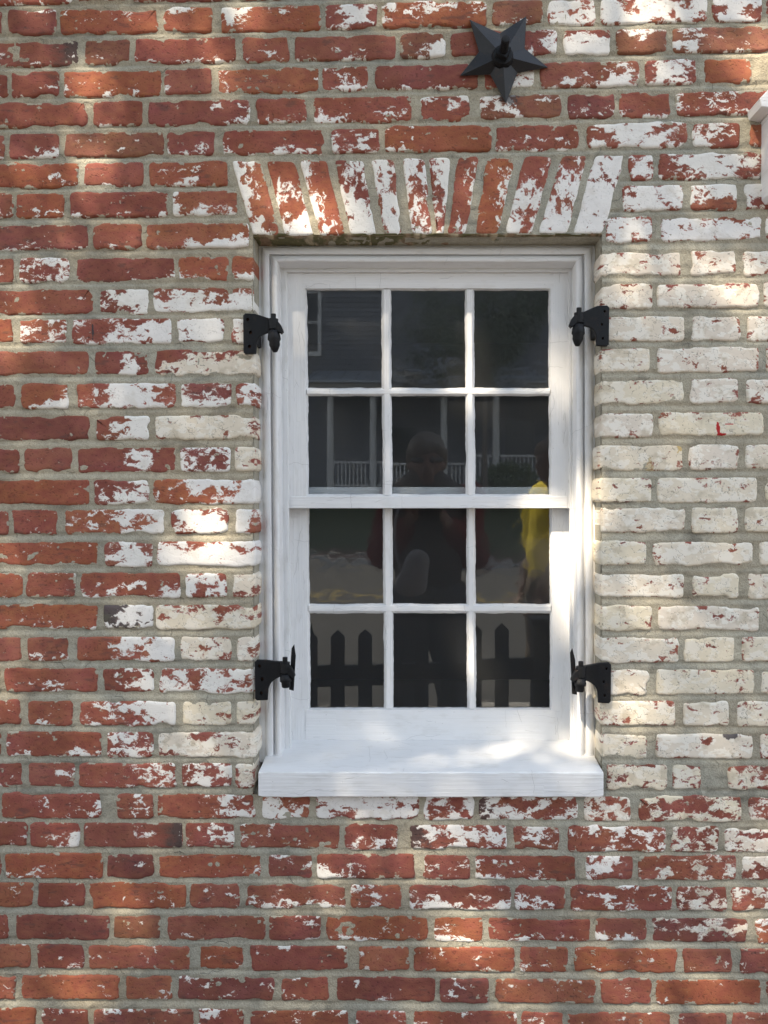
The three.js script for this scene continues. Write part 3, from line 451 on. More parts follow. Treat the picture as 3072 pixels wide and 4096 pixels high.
// ------------------------------------------------------------------ ironwork
const iron = (() => {
  const n = 256, c = new Uint8Array(n * n * 4), h = new Uint8Array(n * n * 4);
  for (let j = 0; j < n; j++) for (let i = 0; i < n; i++) { const o = 4 * (j * n + i), a = fbm(i / 30, j / 30, 4, 0.6), s = hash2(i, j), rust = smooth(0.68, 0.78, fbm(i / 16 + 9, j / 16, 4, 0.6)) * 0.25, k = 0.75 + 0.5 * a; c[o] = enc(lerp(0.0060 * k, 0.04, rust)); c[o + 1] = enc(lerp(0.0066 * k, 0.022, rust)); c[o + 2] = enc(lerp(0.0080 * k, 0.015, rust)); c[o + 3] = 255; h[o] = h[o + 1] = h[o + 2] = 255 * clamp(0.3 + 0.4 * a + 0.2 * s); h[o + 3] = 255; }
  return new THREE.MeshPhysicalMaterial({ map: texOf(c, n, n, true, true), bumpMap: texOf(h, n, n, false, true), bumpScale: 0.0014, roughness: 0.5, specularIntensity: 0.5 });
})();
const rusty = mat(0.075, 0.032, 0.018, 0.9);
{ // five-pointed wall anchor
  const star = thing('wall_anchor_star', 'black cast iron five pointed star anchor bolted to the brick wall', 'wall anchor');
  const tips = [[1079.6, 72], [1137, 35], [1133.5, 104.5], [1184, 146], [1117.7, 157.7], [1093, 223], [1058.6, 161.4], [993, 164], [1034.6, 112], [1014, 42]];
  const C = [1086, 120], pos = [], idx = [], N = 10, put = (x, y, z) => { pos.push(PX(x, z), PY(y, z), z); return pos.length / 3 - 1; };
  const tri = (a, b, c) => { idx.push(a, b, c); };
  const ring0 = tips.map(([x, y]) => [x, y, 0.001]), ring1 = tips.map(([x, y], i) => [lerp(x, C[0], 0.012), lerp(y, C[1], 0.012), i % 2 ? 0.0085 : 0.0085]), apex = [C[0], C[1], 0.033];
  const F = (...p) => { const k = p.map(q => put(...q)); for (let i = 1; i + 1 < k.length; i++) tri(k[0], k[i + 1], k[i]); };
  for (let i = 0; i < N; i++) {
    const j = (i + 1) % N; F(ring0[i], ring0[j], ring1[j], ring1[i]);
    // each arm slopes from its ridge to the edge; a narrow flat ridge catches the light
    F(ring1[i], ring1[j], apex);
  }
  const g = new THREE.BufferGeometry(); g.setAttribute('position', new THREE.Float32BufferAttribute(pos, 3)); g.setIndex(idx); g.computeVertexNormals();
  const starIron = iron.clone(); starIron.color.setRGB(1.9, 1.9, 1.9); starIron.specularIntensity = 0.8;
  uvXY(g, 6, 6); part('star_plate', g, starIron, star);
  const cx = PX(C[0], 0.03), cy = PY(C[1], 0.03);
  const boss = new THREE.LatheGeometry([[0, 0], [0.024, 0], [0.0235, 0.004], [0.021, 0.012], [0.0195, 0.014], [0, 0.0145]].map(p => new THREE.Vector2(...p)), 28); boss.rotateX(Math.PI / 2); boss.translate(cx, cy, 0.022); part('boss', boss, iron, star);
  const nut = new THREE.CylinderGeometry(0.0165, 0.0175, 0.014, 4, 1); nut.rotateX(Math.PI / 2); nut.rotateZ(0.35); nut.translate(cx, cy, 0.043); part('nut', nut, iron, star);
  const rod = []; for (let k = 0; k <= 26; k++) rod.push(new THREE.Vector2(0.0082 + (k % 2 ? 0.0006 : 0), k * 0.0016)); rod.push(new THREE.Vector2(0.006, 0.0425), new THREE.Vector2(0, 0.0428));
  const rg = new THREE.LatheGeometry(rod, 18); rg.rotateX(Math.PI / 2); rg.rotateX(-0.06); rg.translate(cx, cy, 0.046); part('rod', rg, iron, star);
  shadows(star);
}
// shutter pintles: plate with three holes, curved bracket arm, barrel with upright pin, tongue and hanging nut
function pintle(label, mirror, cx, yTop, drop, opts = {}) {
  const g = thing('shutter_pintle', label, 'shutter hinge', 'iron shutter pintles on the window jambs');
  const z0 = 0.004, th = 0.009, s = mirror ? -1 : 1, X = x => PX(cx + s * x, z0), Y = y => PY(yTop + y, z0);
  const S = new THREE.Shape(), tilt = opts.tilt || 0;
  S.moveTo(X(0), Y(4)); S.lineTo(X(4), Y(0)); S.lineTo(X(24), Y(1));
  S.quadraticCurveTo(X(40), Y(6 + drop * 0.4), X(56), Y(11 + drop)); S.lineTo(X(72), Y(13 + drop)); S.lineTo(X(73), Y(32 + drop)); S.lineTo(X(58), Y(38 + drop * 0.7));
  S.bezierCurveTo(X(42), Y(40 + drop * 0.5), X(27), Y(48), X(26), Y(66)); S.lineTo(X(25), Y(84)); S.lineTo(X(4), Y(85)); S.lineTo(X(1), Y(82)); S.closePath();
  for (const [hx, hy] of [[9, 12], [15, 40], [13, 70]]) { const h = new THREE.Path(), r = 0.0034; h.absellipse(X(hx), Y(hy), r, r * 1.15, 0, Math.PI * 2, true); S.holes.push(h); }
  const plate = new THREE.ExtrudeGeometry(S, { depth: th - 0.003, bevelEnabled: true, bevelThickness: 0.0015, bevelSize: 0.0014, bevelSegments: 2, curveSegments: 12 }); plate.translate(0, 0, z0 + 0.0015);
  uvXY(plate, 5, 5); part('bracket', plate, iron, g);
  for (const [hx, hy] of [[9, 12], [15, 40], [13, 70]]) { const d = new THREE.SphereGeometry(0.0042, 12, 8); d.scale(1, 1, 0.45); d.translate(X(hx), Y(hy), z0 + 0.0005); part('screw', d, rusty, g); }
  const bx = X(64), by = Y(22 + drop), zc = z0 + 0.008;
  const barrel = new THREE.CylinderGeometry(0.0105, 0.0105, 0.022, 20); barrel.translate(bx, by, zc); part('barrel', barrel, iron, g);
  const pinG = new THREE.LatheGeometry([[0, -0.03], [0.0055, -0.03], [0.0055, 0.0205], [0.005, 0.022], [0, 0.0222]].map(p => new THREE.Vector2(...p)), 16); pinG.translate(bx, by, zc); part('pin', pinG, iron, g);
  // tongue bent down in front of the barrel
  const T = new THREE.Shape(); T.moveTo(-0.002, 0.012); T.lineTo(0.010, 0.009); T.quadraticCurveTo(0.017, 0.004, 0.021, -0.011); T.lineTo(0.0175, -0.0145); T.lineTo(0.010, -0.009); T.quadraticCurveTo(0.004, -0.002, -0.008, 0.0); T.closePath();
  const tg = new THREE.ExtrudeGeometry(T, { depth: 0.010, bevelEnabled: true, bevelThickness: 0.0012, bevelSize: 0.0012, bevelSegments: 1 }); tg.translate(0, -0.006, zc - 0.003); if (mirror) { tg.scale(-1, 1, 1); const ix = tg.attributes.position; for (let i = 0; i < ix.count; i += 3) for (const at of Object.values(tg.attributes)) { const k = at.itemSize; for (let c = 0; c < k; c++) { const t = at.array[(i + 1) * k + c]; at.array[(i + 1) * k + c] = at.array[(i + 2) * k + c]; at.array[(i + 2) * k + c] = t; } } } tg.translate(bx, by, 0); uvXY(tg, 5, 5); part('tongue', tg, iron, g);
  const prof = (opts.long ? [[0, 0], [0.011, -0.001], [0.0135, -0.012], [0.0145, -0.020], [0.0115, -0.024], [0.0118, -0.032], [0.008, -0.041], [0.0045, -0.047], [0, -0.048]] : [[0, 0], [0.0105, -0.001], [0.013, -0.011], [0.0128, -0.017], [0.0098, -0.019], [0.0098, -0.028], [0.008, -0.030], [0, -0.0302]]).reverse();
  const nutG = new THREE.LatheGeometry(prof.map(p => new THREE.Vector2(...p)), 9); nutG.rotateZ(s * 0.06); nutG.translate(bx + s * 0.001, by - 0.013, zc); part('hanging_nut', nutG, iron, g);
  if (opts.latch) { const L = new THREE.Shape(); L.moveTo(-0.004, -0.05); L.lineTo(0.0045, -0.052); L.lineTo(0.005, 0.022); L.lineTo(0.001, 0.046); L.lineTo(-0.003, 0.038); L.closePath(); const lg = new THREE.ExtrudeGeometry(L, { depth: 0.004, bevelEnabled: true, bevelThickness: 0.0008, bevelSize: 0.0008, bevelSegments: 1 }); lg.rotateZ(s * opts.latch * -0.05); lg.translate(bx + s * 0.014, by, zc - 0.016); uvXY(lg, 5, 5); part('latch_bar', lg, iron, g); }
  // shank driven back into the jamb casing
  const sh = box(Math.min(X(8), X(24)), Math.max(X(8), X(24)), Y(60), Y(20), -0.06, z0 + 0.001, 0.001); part('shank', sh, iron, g);
  shadows(g); return g;
}
pintle('black iron shutter hinge with long hanging bolt at upper left window jamb', false, 528, 680, 0, { long: true });
pintle('black iron shutter hinge with upright latch bar at lower left window jamb', false, 553, 1425, -7, { latch: 1 });
pintle('black iron shutter hinge with thick hanging bolt at upper right window jamb', true, 1313, 663, 4, { long: true });
pintle('black iron shutter hinge with tall latch bar at lower right window jamb', true, 1317, 1431, -4, { latch: 1.2 });

// ------------------------------------------------------------------ corner of the door hood at the right edge
{
  const hood = thing('door_hood', 'white painted wooden corner of a pitched door hood at the right edge', 'door hood');
  const X = x => PX(x + 6, 0.012), Y = y => PY(y, 0.012);
  const B = new THREE.Shape(); B.moveTo(X(1646), Y(428)); B.lineTo(X(1646), Y(246)); B.lineTo(X(2150), Y(246)); B.lineTo(X(2150), Y(300)); B.lineTo(X(1700), Y(300)); B.lineTo(X(1700), Y(436)); B.lineTo(X(1652), Y(436)); B.closePath();
  const bg = new THREE.ExtrudeGeometry(B, { depth: 0.034, bevelEnabled: true, bevelThickness: 0.002, bevelSize: 0.002, bevelSegments: 2 }); bg.translate(0, 0, -0.002); uvXY(bg, PUV, PUV); part('bracket_board', bg, paintCasing, hood);
  const R = new THREE.Shape(); R.moveTo(X(1616), Y(238)); R.lineTo(X(1619), Y(252)); R.lineTo(X(1641), Y(256)); R.lineTo(X(1830), Y(62)); R.lineTo(X(2150), Y(256)); R.lineTo(X(2176), Y(238)); R.lineTo(X(1830), Y(12)); R.closePath();
  const rg = new THREE.ExtrudeGeometry(R, { depth: 0.060, bevelEnabled: true, bevelThickness: 0.002, bevelSize: 0.002, bevelSegments: 2 }); rg.translate(0, 0, -0.002); uvXY(rg, PUV, PUV); part('raking_cornice', rg, paintCasing, hood);
  const Q = new THREE.Shape(); Q.moveTo(X(1612), Y(232)); Q.lineTo(X(1617), Y(245)); Q.lineTo(X(1830), Y(24)); Q.lineTo(X(2170), Y(245)); Q.lineTo(X(2180), Y(232)); Q.lineTo(X(1830), Y(4)); Q.closePath();
  shadows(hood);
}

// ------------------------------------------------------------------ the street in front of the wall (seen mirrored in the panes)
const noiseTex = (c1, c2, seed, n = 512, fx = 40, fy = 40) => { const c = new Uint8Array(n * n * 4); for (let j = 0; j < n; j++) for (let i = 0; i < n; i++) { const o = 4 * (j * n + i), t = clamp(fbm(i / fx + seed, j / fy, 5, 0.6) * 1.5 - 0.25) * 0.7 + 0.3 * hash2(i + seed, j); for (let k = 0; k < 3; k++) c[o + k] = enc(lerp(c1[k], c2[k], t)); c[o + 3] = 255; } const t = texOf(c, n, n, true, true); return t; };
const texMat = (c1, c2, seed, rep, rough = 0.95) => { const t = noiseTex(c1, c2, seed); t.repeat.set(rep, rep); return new THREE.MeshStandardMaterial({ map: t, roughness: rough }); };
const flat = (x0, x1, z0, z1, y, th = 0.1) => box(x0, x1, y - th, y, z0, z1);
structure('ground', new THREE.PlaneGeometry(400, 400).rotateX(-Math.PI / 2).translate(0, -0.02, 60), texMat([0.05, 0.07, 0.03], [0.10, 0.11, 0.05], 3, 60));
structure('pavement', flat(-30, 30, -0.012, 3.3, 0.12, 0.2), texMat([0.13, 0.11, 0.10], [0.20, 0.17, 0.15], 8, 12));
structure('kerb', box(-30, 30, -0.1, 0.122, 3.3, 3.45, 0.01), mat(0.32, 0.31, 0.29));
structure('road', flat(-40, 40, 3.45, 16.8, 0.0), texMat([0.032, 0.032, 0.031], [0.058, 0.058, 0.055], 5, 10));
for (const z of [10.4, 10.62]) structure('road_marking', flat(-40, 40, z, z + 0.11, 0.004, 0.004), mat(0.34, 0.26, 0.07));
structure('kerb', box(-40, 40, -0.1, 0.15, 16.8, 16.96, 0.01), mat(0.36, 0.35, 0.33));
structure('brick_path', flat(-40, 40, 16.96, 18.7, 0.14), texMat([0.10, 0.045, 0.035], [0.15, 0.075, 0.055], 9, 14));
{ // grassy bank up to the house
  const g = new THREE.PlaneGeometry(80, 9, 60, 18).rotateX(-Math.PI / 2), p = g.attributes.position; for (let i = 0; i < p.count; i++) { const z = p.getZ(i) + 4.5; p.setXYZ(i, p.getX(i), 0.14 + 1.35 * smooth(0.2, 2.6, z) + 0.08 * (vnoise(p.getX(i), z) - 0.5), z + 18.7); } g.computeVertexNormals();
  structure('lawn_bank', g, texMat([0.045, 0.055, 0.03], [0.08, 0.09, 0.05], 12, 20));
  const r = rng(5), blade = [], idx = []; for (let k = 0; k < 9000; k++) { const x = (r() - 0.5) * 16, z = 18.8 + r() * 3.2, y = 0.14 + 1.35 * smooth(0.2, 2.6, z - 18.7), a = r() * 6.28, h = 0.05 + r() * 0.08, b = blade.length / 3; blade.push(x, y - 0.04, z, x + 0.03 * Math.cos(a), y - 0.04, z + 0.03 * Math.sin(a), x + (r() - .5) * 0.06, y + h, z + (r() - .5) * 0.06); idx.push(b, b + 1, b + 2); }
  const gg = new THREE.BufferGeometry(); gg.setAttribute('position', new THREE.Float32BufferAttribute(blade, 3)); gg.setIndex(idx); gg.computeVertexNormals(); const m = new THREE.Mesh(gg, mat(0.06, 0.078, 0.035)); m.name = 'grass'; m.userData = { kind: 'stuff', label: 'short grass on the bank across the road', category: 'grass' }; m.receiveShadow = true; scene.add(m);
}
{ // picket fence between photographer and wall
  const f = thing('picket_fence', 'dark painted picket fence with pointed tops, mirrored in the lowest panes', 'fence', null, [0, 0, 1.27]);
  const paint = mat(0.05, 0.053, 0.058, 0.7), slope = 0.024, yTop = 1.09, pitch = 0.113, w = 0.057;
  const S = new THREE.Shape(); S.moveTo(-w / 2, 0); S.lineTo(w / 2, 0); S.lineTo(w / 2, -0.028 + 0.87); S.lineTo(0, 0.87); S.lineTo(-w / 2, -0.028 + 0.87); S.closePath();
  const pg = new THREE.ExtrudeGeometry(S, { depth: 0.018, bevelEnabled: false });
  for (let k = -14; k <= 8; k++) { const x = -0.207 + 0.006 + k * pitch; if (x > 0.50 && x < 0.64) continue; const p = part('picket', pg, paint, f); p.position.set(x - 0.1, 0.12 + slope * x, -0.01); }
  for (const y of [0.30, 0.75]) { const rl = part('rail', box(-1.9, 1.4, -0.04, 0.045, 0.009, 0.045), paint, f); rl.position.y = y + 0.045; rl.rotation.z = slope; }
  for (const x of [-1.9, 0.56]) { part('post', box(x - 0.05, x + 0.05, 0.10, 0.98 + slope * x, 0.0, 0.1, 0.004), paint, f); part('post_cap', box(x - 0.06, x + 0.06, 0.981 + slope * x, 1.005 + slope * x, -0.01, 0.11, 0.004), paint, f); }
}
{ // clapboard house over the road with a raised porch
  const hs = thing('house', 'grey clapboard house with white railed porch across the road, mirrored in the panes', 'house', null, [0, 1.5, 24]);
  const siding = mat(0.150, 0.158, 0.175, 0.85), white = mat(0.58, 0.58, 0.57, 0.7), slate = mat(0.16, 0.17, 0.19, 0.6), gl = mat(0.02, 0.025, 0.03, 0.08), zf = 1.6;
  const boards = [0.86, 1, 1.13].map(k => mat(0.150 * k, 0.158 * k, 0.175 * k, 0.85)), cb = new THREE.BoxGeometry(17, 0.175, 0.02).translate(0.5, 0.0875, 0.01).rotateX(0.13), rb = rng(71);
  for (let k = 0; k < 58; k++) { const m = part('clapboard', cb, boards[Math.floor(rb() * 3)], hs); m.position.set(0, -0.6 + k * 0.165, zf - 0.035); }
  part('wall', box(-8, 9, -1.2, 9.0, zf, zf + 7), siding, hs);
  const roof = new THREE.Shape(); roof.moveTo(-8.5, 9.0); roof.lineTo(9.5, 9.0); roof.lineTo(9.5, 9.2); roof.lineTo(0.5, 12.6); roof.lineTo(-8.5, 9.2); roof.closePath(); part('roof', new THREE.ExtrudeGeometry(roof, { depth: 7.8, bevelEnabled: false }).translate(0, 0, zf - 0.4), slate, hs);
  part('porch_floor', box(-2.9, 9, 0.35, 0.55, -0.9, zf), mat(0.3, 0.3, 0.3), hs); part('porch_skirt', box(-2.9, 9, -1.4, 0.35, -0.85, -0.75), mat(0.14, 0.13, 0.12), hs);
  for (const x of [-2.7, -1.35, 1.15, 2.55, 5.1, 7.6]) { const c = part('porch_column', new THREE.CylinderGeometry(0.10, 0.115, 3.0, 16).translate(x, 2.05, -0.78), white, hs); part('capital', box(x - 0.15, x + 0.15, 3.5, 3.56, -0.93, -0.63), white, c); }
  part('porch_beam', box(-3.1, 9.2, 3.56, 3.8, -0.95, -0.62), white, hs);
  for (const [a, b] of [[-2.58, -1.47], [-1.23, 1.03], [1.27, 2.43], [2.67, 4.98], [5.22, 7.48]]) { part('handrail', box(a, b, 1.38, 1.45, -0.83, -0.73), white, hs); part('bottom_rail', box(a, b, 0.66, 0.72, -0.82, -0.74), white, hs); const n = Math.round((b - a) / 0.125); for (let k = 1; k < n; k++) part('baluster', new THREE.LatheGeometry([[0.018, 0], [0.03, 0.12], [0.02, 0.3], [0.034, 0.42], [0.018, 0.66]].map(p => new THREE.Vector2(...p)), 6).translate(a + (b - a) * k / n, 0.72, -0.78), white, hs); }
  const pr = new THREE.Shape(); pr.moveTo(-1.2, 3.8); pr.lineTo(-1.2, 3.88); pr.lineTo(zf, 4.62); pr.lineTo(zf, 3.8); pr.closePath(); const pg = new THREE.ExtrudeGeometry(pr, { depth: 12.4, bevelEnabled: false }); pg.rotateY(-Math.PI / 2); pg.scale(1, 1, 1); pg.translate(9.2, 0, 0); part('porch_roof', pg, mat(0.30, 0.33, 0.37, 0.35, { metalness: 0.3 }), hs);
  for (let k = 0; k < 26; k++) { const x = -3.1 + k * 0.48, g = box(x, x + 0.03, 0, 0.035, 0, 2.92); g.rotateX(-Math.atan2(0.74, 2.8)); g.translate(0, 3.875, -1.2); part('roof_seam', g, slate, hs); }
  for (const x of [-3.6]) { const w = part('window', box(x - 0.5, x + 0.5, 5.25, 7.3, zf - 0.05, zf - 0.02), gl, hs); for (const [a, b, c, d] of [[-0.6, -0.48, 5.15, 7.4], [0.48, 0.6, 5.15, 7.4]]) part('window_frame', box(x + a, x + b, c, d, zf - 0.1, zf - 0.015), white, w); part('window_frame', box(x - 0.6, x + 0.6, 5.12, 5.26, zf - 0.11, zf - 0.015), white, w); part('window_frame', box(x - 0.6, x + 0.6, 7.28, 7.42, zf - 0.11, zf - 0.015), white, w); part('sash_bar', box(x - 0.48, x + 0.48, 6.24, 6.32, zf - 0.09, zf - 0.04), white, w); }
  for (const x of [-0.2, 3.6]) part('porch_window', box(x - 0.5, x + 0.5, 1.3, 2.8, zf - 0.06, zf - 0.02), gl, hs);
  shadows(hs);
}
function leafCloud(r, n, place, size, bend = 0.25) {    // many small leaves, each a folded diamond
  const pos = [], idx = [], v = new THREE.Vector3(), a = new THREE.Vector3(), b = new THREE.Vector3(), c = new THREE.Vector3();
  for (let k = 0; k < n; k++) {
    if (!place(v)) continue; const s = size * (0.6 + 0.8 * r());
    a.set(r() - 0.5, r() - 0.5, r() - 0.5).normalize(); b.set(r() - 0.5, r() - 0.5, r() - 0.5).cross(a).normalize(); c.crossVectors(a, b);
    const i = pos.length / 3, P = (x, y, z) => pos.push(v.x + a.x * x + b.x * y + c.x * z, v.y + a.y * x + b.y * y + c.y * z, v.z + a.z * x + b.z * y + c.z * z);
    P(-s * 0.5, 0, 0); P(-s * 0.05, s * 0.33, s * bend * 0.5); P(s * 0.5, 0, 0); P(-s * 0.05, -s * 0.33, s * bend * 0.5); idx.push(i, i + 1, i + 2, i, i + 2, i + 3);
  }
  const g = new THREE.BufferGeometry(); g.setAttribute('position', new THREE.Float32BufferAttribute(pos, 3)); g.setIndex(idx); g.computeVertexNormals(); return g;
}
{ // shrub before the porch
  const sb = thing('shrub', 'rounded green shrub below the porch railing, mirrored in the right middle pane', 'shrub', null, [2.75, 1.45, 21.6]), r = rng(44);
  part('foliage', leafCloud(r, 3400, v => { const t = r() * 6.28, p = Math.acos(2 * r() - 1), q = 0.45 + 0.55 * Math.cbrt(r()), w = q * (0.62 + 0.75 * vnoise(t * 2.4, p * 5)); v.set(w * 0.75 * Math.sin(p) * Math.cos(t), 0.62 + w * 0.55 * Math.cos(p), w * 0.6 * Math.sin(p) * Math.sin(t)); return true; }, 0.085), new THREE.MeshPhysicalMaterial({ color: new THREE.Color().setRGB(0.085, 0.12, 0.04), roughness: 0.8, side: THREE.DoubleSide }), sb);
  for (let k = 0; k < 5; k++) part('stem', new THREE.CylinderGeometry(0.015, 0.03, 0.6, 7).rotateZ((r() - 0.5) * 0.8).translate((r() - 0.5) * 0.2, 0.25, (r() - 0.5) * 0.2), mat(0.12, 0.09, 0.06), sb);
}
{ // small tree in the garden over the road
  const gt = thing('garden_tree', 'loose leafy tree before the house over the road, mirrored in the top panes', 'tree', null, [2.0, 1.4, 21.0]), r = rng(305), bark = mat(0.13, 0.11, 0.09);
  part('trunk', new THREE.CylinderGeometry(0.05, 0.10, 4.2, 9).translate(0, 2.0, 0), bark, gt);
  const ends = []; for (let k = 0; k < 11; k++) { const a = k * 2.4, e = new THREE.Vector3(Math.cos(a) * (0.5 + 1.4 * r()), 4.4 + 2.9 * r(), Math.sin(a) * (0.4 + 0.8 * r())), p = new THREE.Vector3(0, 3.2 + 0.8 * r(), 0), d = e.clone().sub(p), c = new THREE.CylinderGeometry(0.012, 0.04, d.length(), 6).translate(0, d.length() / 2, 0); c.applyQuaternion(new THREE.Quaternion().setFromUnitVectors(new THREE.Vector3(0, 1, 0), d.clone().normalize())); c.translate(p.x, p.y, p.z); part('limb', c, bark, gt); ends.push(e, p.clone().lerp(e, 0.7)); }
  part('crown', leafCloud(r, 5200, v => { const e = ends[Math.floor(r() * ends.length)], q = 0.62 * Math.cbrt(r()), t = r() * 6.28, u = 2 * r() - 1, w = Math.sqrt(1 - u * u); v.set(e.x + q * w * Math.cos(t) * 1.2, e.y + q * u, e.z + q * w * Math.sin(t)); return true; }, 0.15), new THREE.MeshPhysicalMaterial({ color: new THREE.Color().setRGB(0.12, 0.15, 0.10), roughness: 0.7, side: THREE.DoubleSide }), gt);
}
{ // street tree whose crown stands between the sun and the wall
  const centre = SUN.clone().multiplyScalar(5.2).add(new THREE.Vector3(-0.06, 1.45, 0)), base = new THREE.Vector3(-2.9, 0.1, 2.75);
  const tree = thing('street_tree', 'leafy street tree standing before the wall and shading it', 'tree', null, base.toArray()), r = rng(123), bark = texMat([0.07, 0.055, 0.04], [0.15, 0.12, 0.09], 31, 2);
  const limb = (pts, r0, r1) => { const c = new THREE.CatmullRomCurve3(pts), g = new THREE.TubeGeometry(c, 20, 1, 9), p = g.attributes.position, fr = 20; for (let i = 0; i < p.count; i++) { const t = Math.floor(i / 10) / fr, o = c.getPointAt(Math.min(1, t)), q = lerp(r0, r1, t) * (0.9 + 0.2 * vnoise(i * 0.7, t * 9)); p.setXYZ(i, o.x + (p.getX(i) - o.x) * q, o.y + (p.getY(i) - o.y) * q, o.z + (p.getZ(i) - o.z) * q); } g.computeVertexNormals(); return g; };
  const L = centre.clone().sub(base), top = new THREE.Vector3(L.x * 0.25 - 0.2, 3.4, L.z * 0.3);
  part('trunk', limb([new THREE.Vector3(0, -0.1, 0), new THREE.Vector3(0.06, 1.2, 0.03), top.clone().multiplyScalar(0.75), top], 0.19, 0.12), bark, tree);
  for (let k = 0; k < 8; k++) { const a = k / 8 * 6.28, e = L.clone().add(new THREE.Vector3(Math.cos(a) * 1.9, (r() - 0.2) * 1.4, Math.sin(a) * 1.9)); part('limb', limb([top, top.clone().lerp(e, 0.45).add(new THREE.Vector3(0, 0.4, 0)), e], 0.07, 0.014), bark, tree); }
  // openings in the crown, listed by the wall spot that the sun reaches through them: x, y, half width, half height, turn, how open
  const GAPS = [[250, 40, 62, 15, 0.35, .75], [410, 60, 70, 13, 0.05, .7], [195, 178, 62, 20, 0.45, .95], [515, 172, 48, 22, 0.3, .9], [598, 34, 62, 22, 0.25, .8], [30, 372, 34, 26, 0.6, .75], [185, 312, 44, 17, 0.5, .65], [430, 245, 30, 20, 0.6, .5], [232, 420, 30, 12, 0.4, .5], [100, 108, 32, 14, 0.3, .45],
    [712, 486, 34, 26, 0.6, 1], [582, 440, 20, 26, 0.4, .6], [930, 18, 110, 15, 0.05, .55], [1235, 50, 40, 14, 0.1, .8], [1480, 46, 120, 10, 0.02, .6], [1636, 140, 34, 48, 0, 1], [1545, 150, 34, 26, 0.2, .5], [1400, 270, 22, 14, 0.3, .4], [1605, 300, 30, 20, 0.2, .5],
    [1400, 568, 46, 24, 0.25, 1], [1492, 585, 14, 20, 0, .7], [1606, 648, 34, 16, 0.2, .9], [1560, 430, 30, 16, 0, .4], [1700, 500, 60, 40, 0, .8],
    [1014, 790, 26, 55, 0.05, 1, 105], [1120, 840, 60, 10, 0.05, .7, 106], [1205, 800, 20, 60, 0, .5, 104], [834, 800, 10, 25, 0, .5, 105], [1246, 1172, 66, 92, -0.15, 1.2, 58], [1262, 1070, 22, 45, 0, .9, 56], [1204, 1190, 34, 46, 0, 1, 140], [1262, 1340, 22, 50, 0, .6, 56], [1258, 1560, 30, 60, 0, .85, 56],
    [1165, 1624, 140, 1, 0.02, 1, 60], [1020, 1440, 10, 34, 0, .8, 146], [905, 1312, 22, 8, 0, .8, 144], [1150, 1572, 40, 26, 0, .6, 142], [690, 1632, 14, 2, -0.3, .5, 70],
    [455, 1165, 70, 34, 0.15, .9], [430, 708, 30, 14, 0.2, .6], [14, 720, 24, 30, 0, .9], [165, 1478, 36, 14, 0.4, .6], [530, 1604, 22, 16, 0.2, .9], [440, 1560, 18, 10, 0, .4], [60, 600, 30, 10, 0.1, .4], [370, 1330, 20, 10, 0.2, .3],
    [1360, 1268, 34, 12, 0.2, .7], [1390, 1312, 34, 14, 0.3, .8], [1420, 1220, 40, 12, 0.1, .4], [1385, 1525, 34, 16, 0.2, .5], [1560, 1420, 30, 14, 0.2, .35], [1600, 1060, 30, 20, 0.2, .35], [1480, 960, 40, 16, 0.2, .3],
    [40, 2188, 62, 34, 0.15, .95], [260, 2175, 130, 12, 0.03, .7], [240, 1945, 60, 20, 0.4, .6], [600, 1905, 26, 12, 0.2, .7], [912, 1892, 18, 16, 0.1, .8], [992, 1998, 48, 24, 0.1, 1], [1056, 2075, 44, 18, 0.4, .75], [1120, 2060, 30, 14, 0.2, .5], [1655, 2008, 26, 34, 0, 1], [1452, 2145, 44, 20, 0.3, .8], [1560, 2170, 40, 10, 0.1, .6], [1140, 2196, 36, 18, 0.2, .7], [700, 1920, 30, 10, 0.2, .4], [420, 2130, 30, 14, 0.3, .5], [60, 2060, 30, 10, 0.2, .3], [1300, 1900, 26, 10, 0.2, .4], [1500, 1910, 60, 10, 0.1, .4]];
  const open = (x, y) => { let k = 0; for (const [gx, gy, hw, hh, turn, o, dz = 0] of GAPS) { const dx = x - gx - dz * SUN.x / SUN.z, dy = y - gy + dz * SUN.y / SUN.z, c = Math.cos(turn), s = Math.sin(turn), u = (dx * c + dy * s) / (hw + 30), v = (-dx * s + dy * c) / (hh + 30), q = u * u + v * v; if (q < 1) k = Math.max(k, dz ? Math.min(1, o) : 0.84 * o); } return k; };
  const world = new THREE.Vector3();
  part('crown', leafCloud(r, 38000, v => {
    const t = r() * 6.28, p = Math.acos(2 * r() - 1), q = Math.cbrt(r()), w = q * (0.80 + 0.4 * vnoise(t * 2.2 + 5, p * 2.6));
    v.set(w * 2.5 * Math.sin(p) * Math.cos(t), w * 2.15 * Math.cos(p), w * 2.3 * Math.sin(p) * Math.sin(t)).add(L); world.copy(v).add(base);
    if (fbm(world.x * 1.7 + 60, world.y * 1.7 + world.z * 1.3, 2) < 0.25) return false;
    const s = world.z / SUN.z, k = open((world.x - SUN.x * s) * 1000 + FX, FY - (world.y - SUN.y * s - EYE) * 1000);
    return !(k > 0 && r() < 1 - Math.log(1 / Math.min(k, 0.985)) / 2.0);
  }, 0.082), new THREE.MeshPhysicalMaterial({ color: new THREE.Color().setRGB(0.06, 0.105, 0.03), roughness: 0.7, side: THREE.DoubleSide }), tree);
  shadows(tree);
}

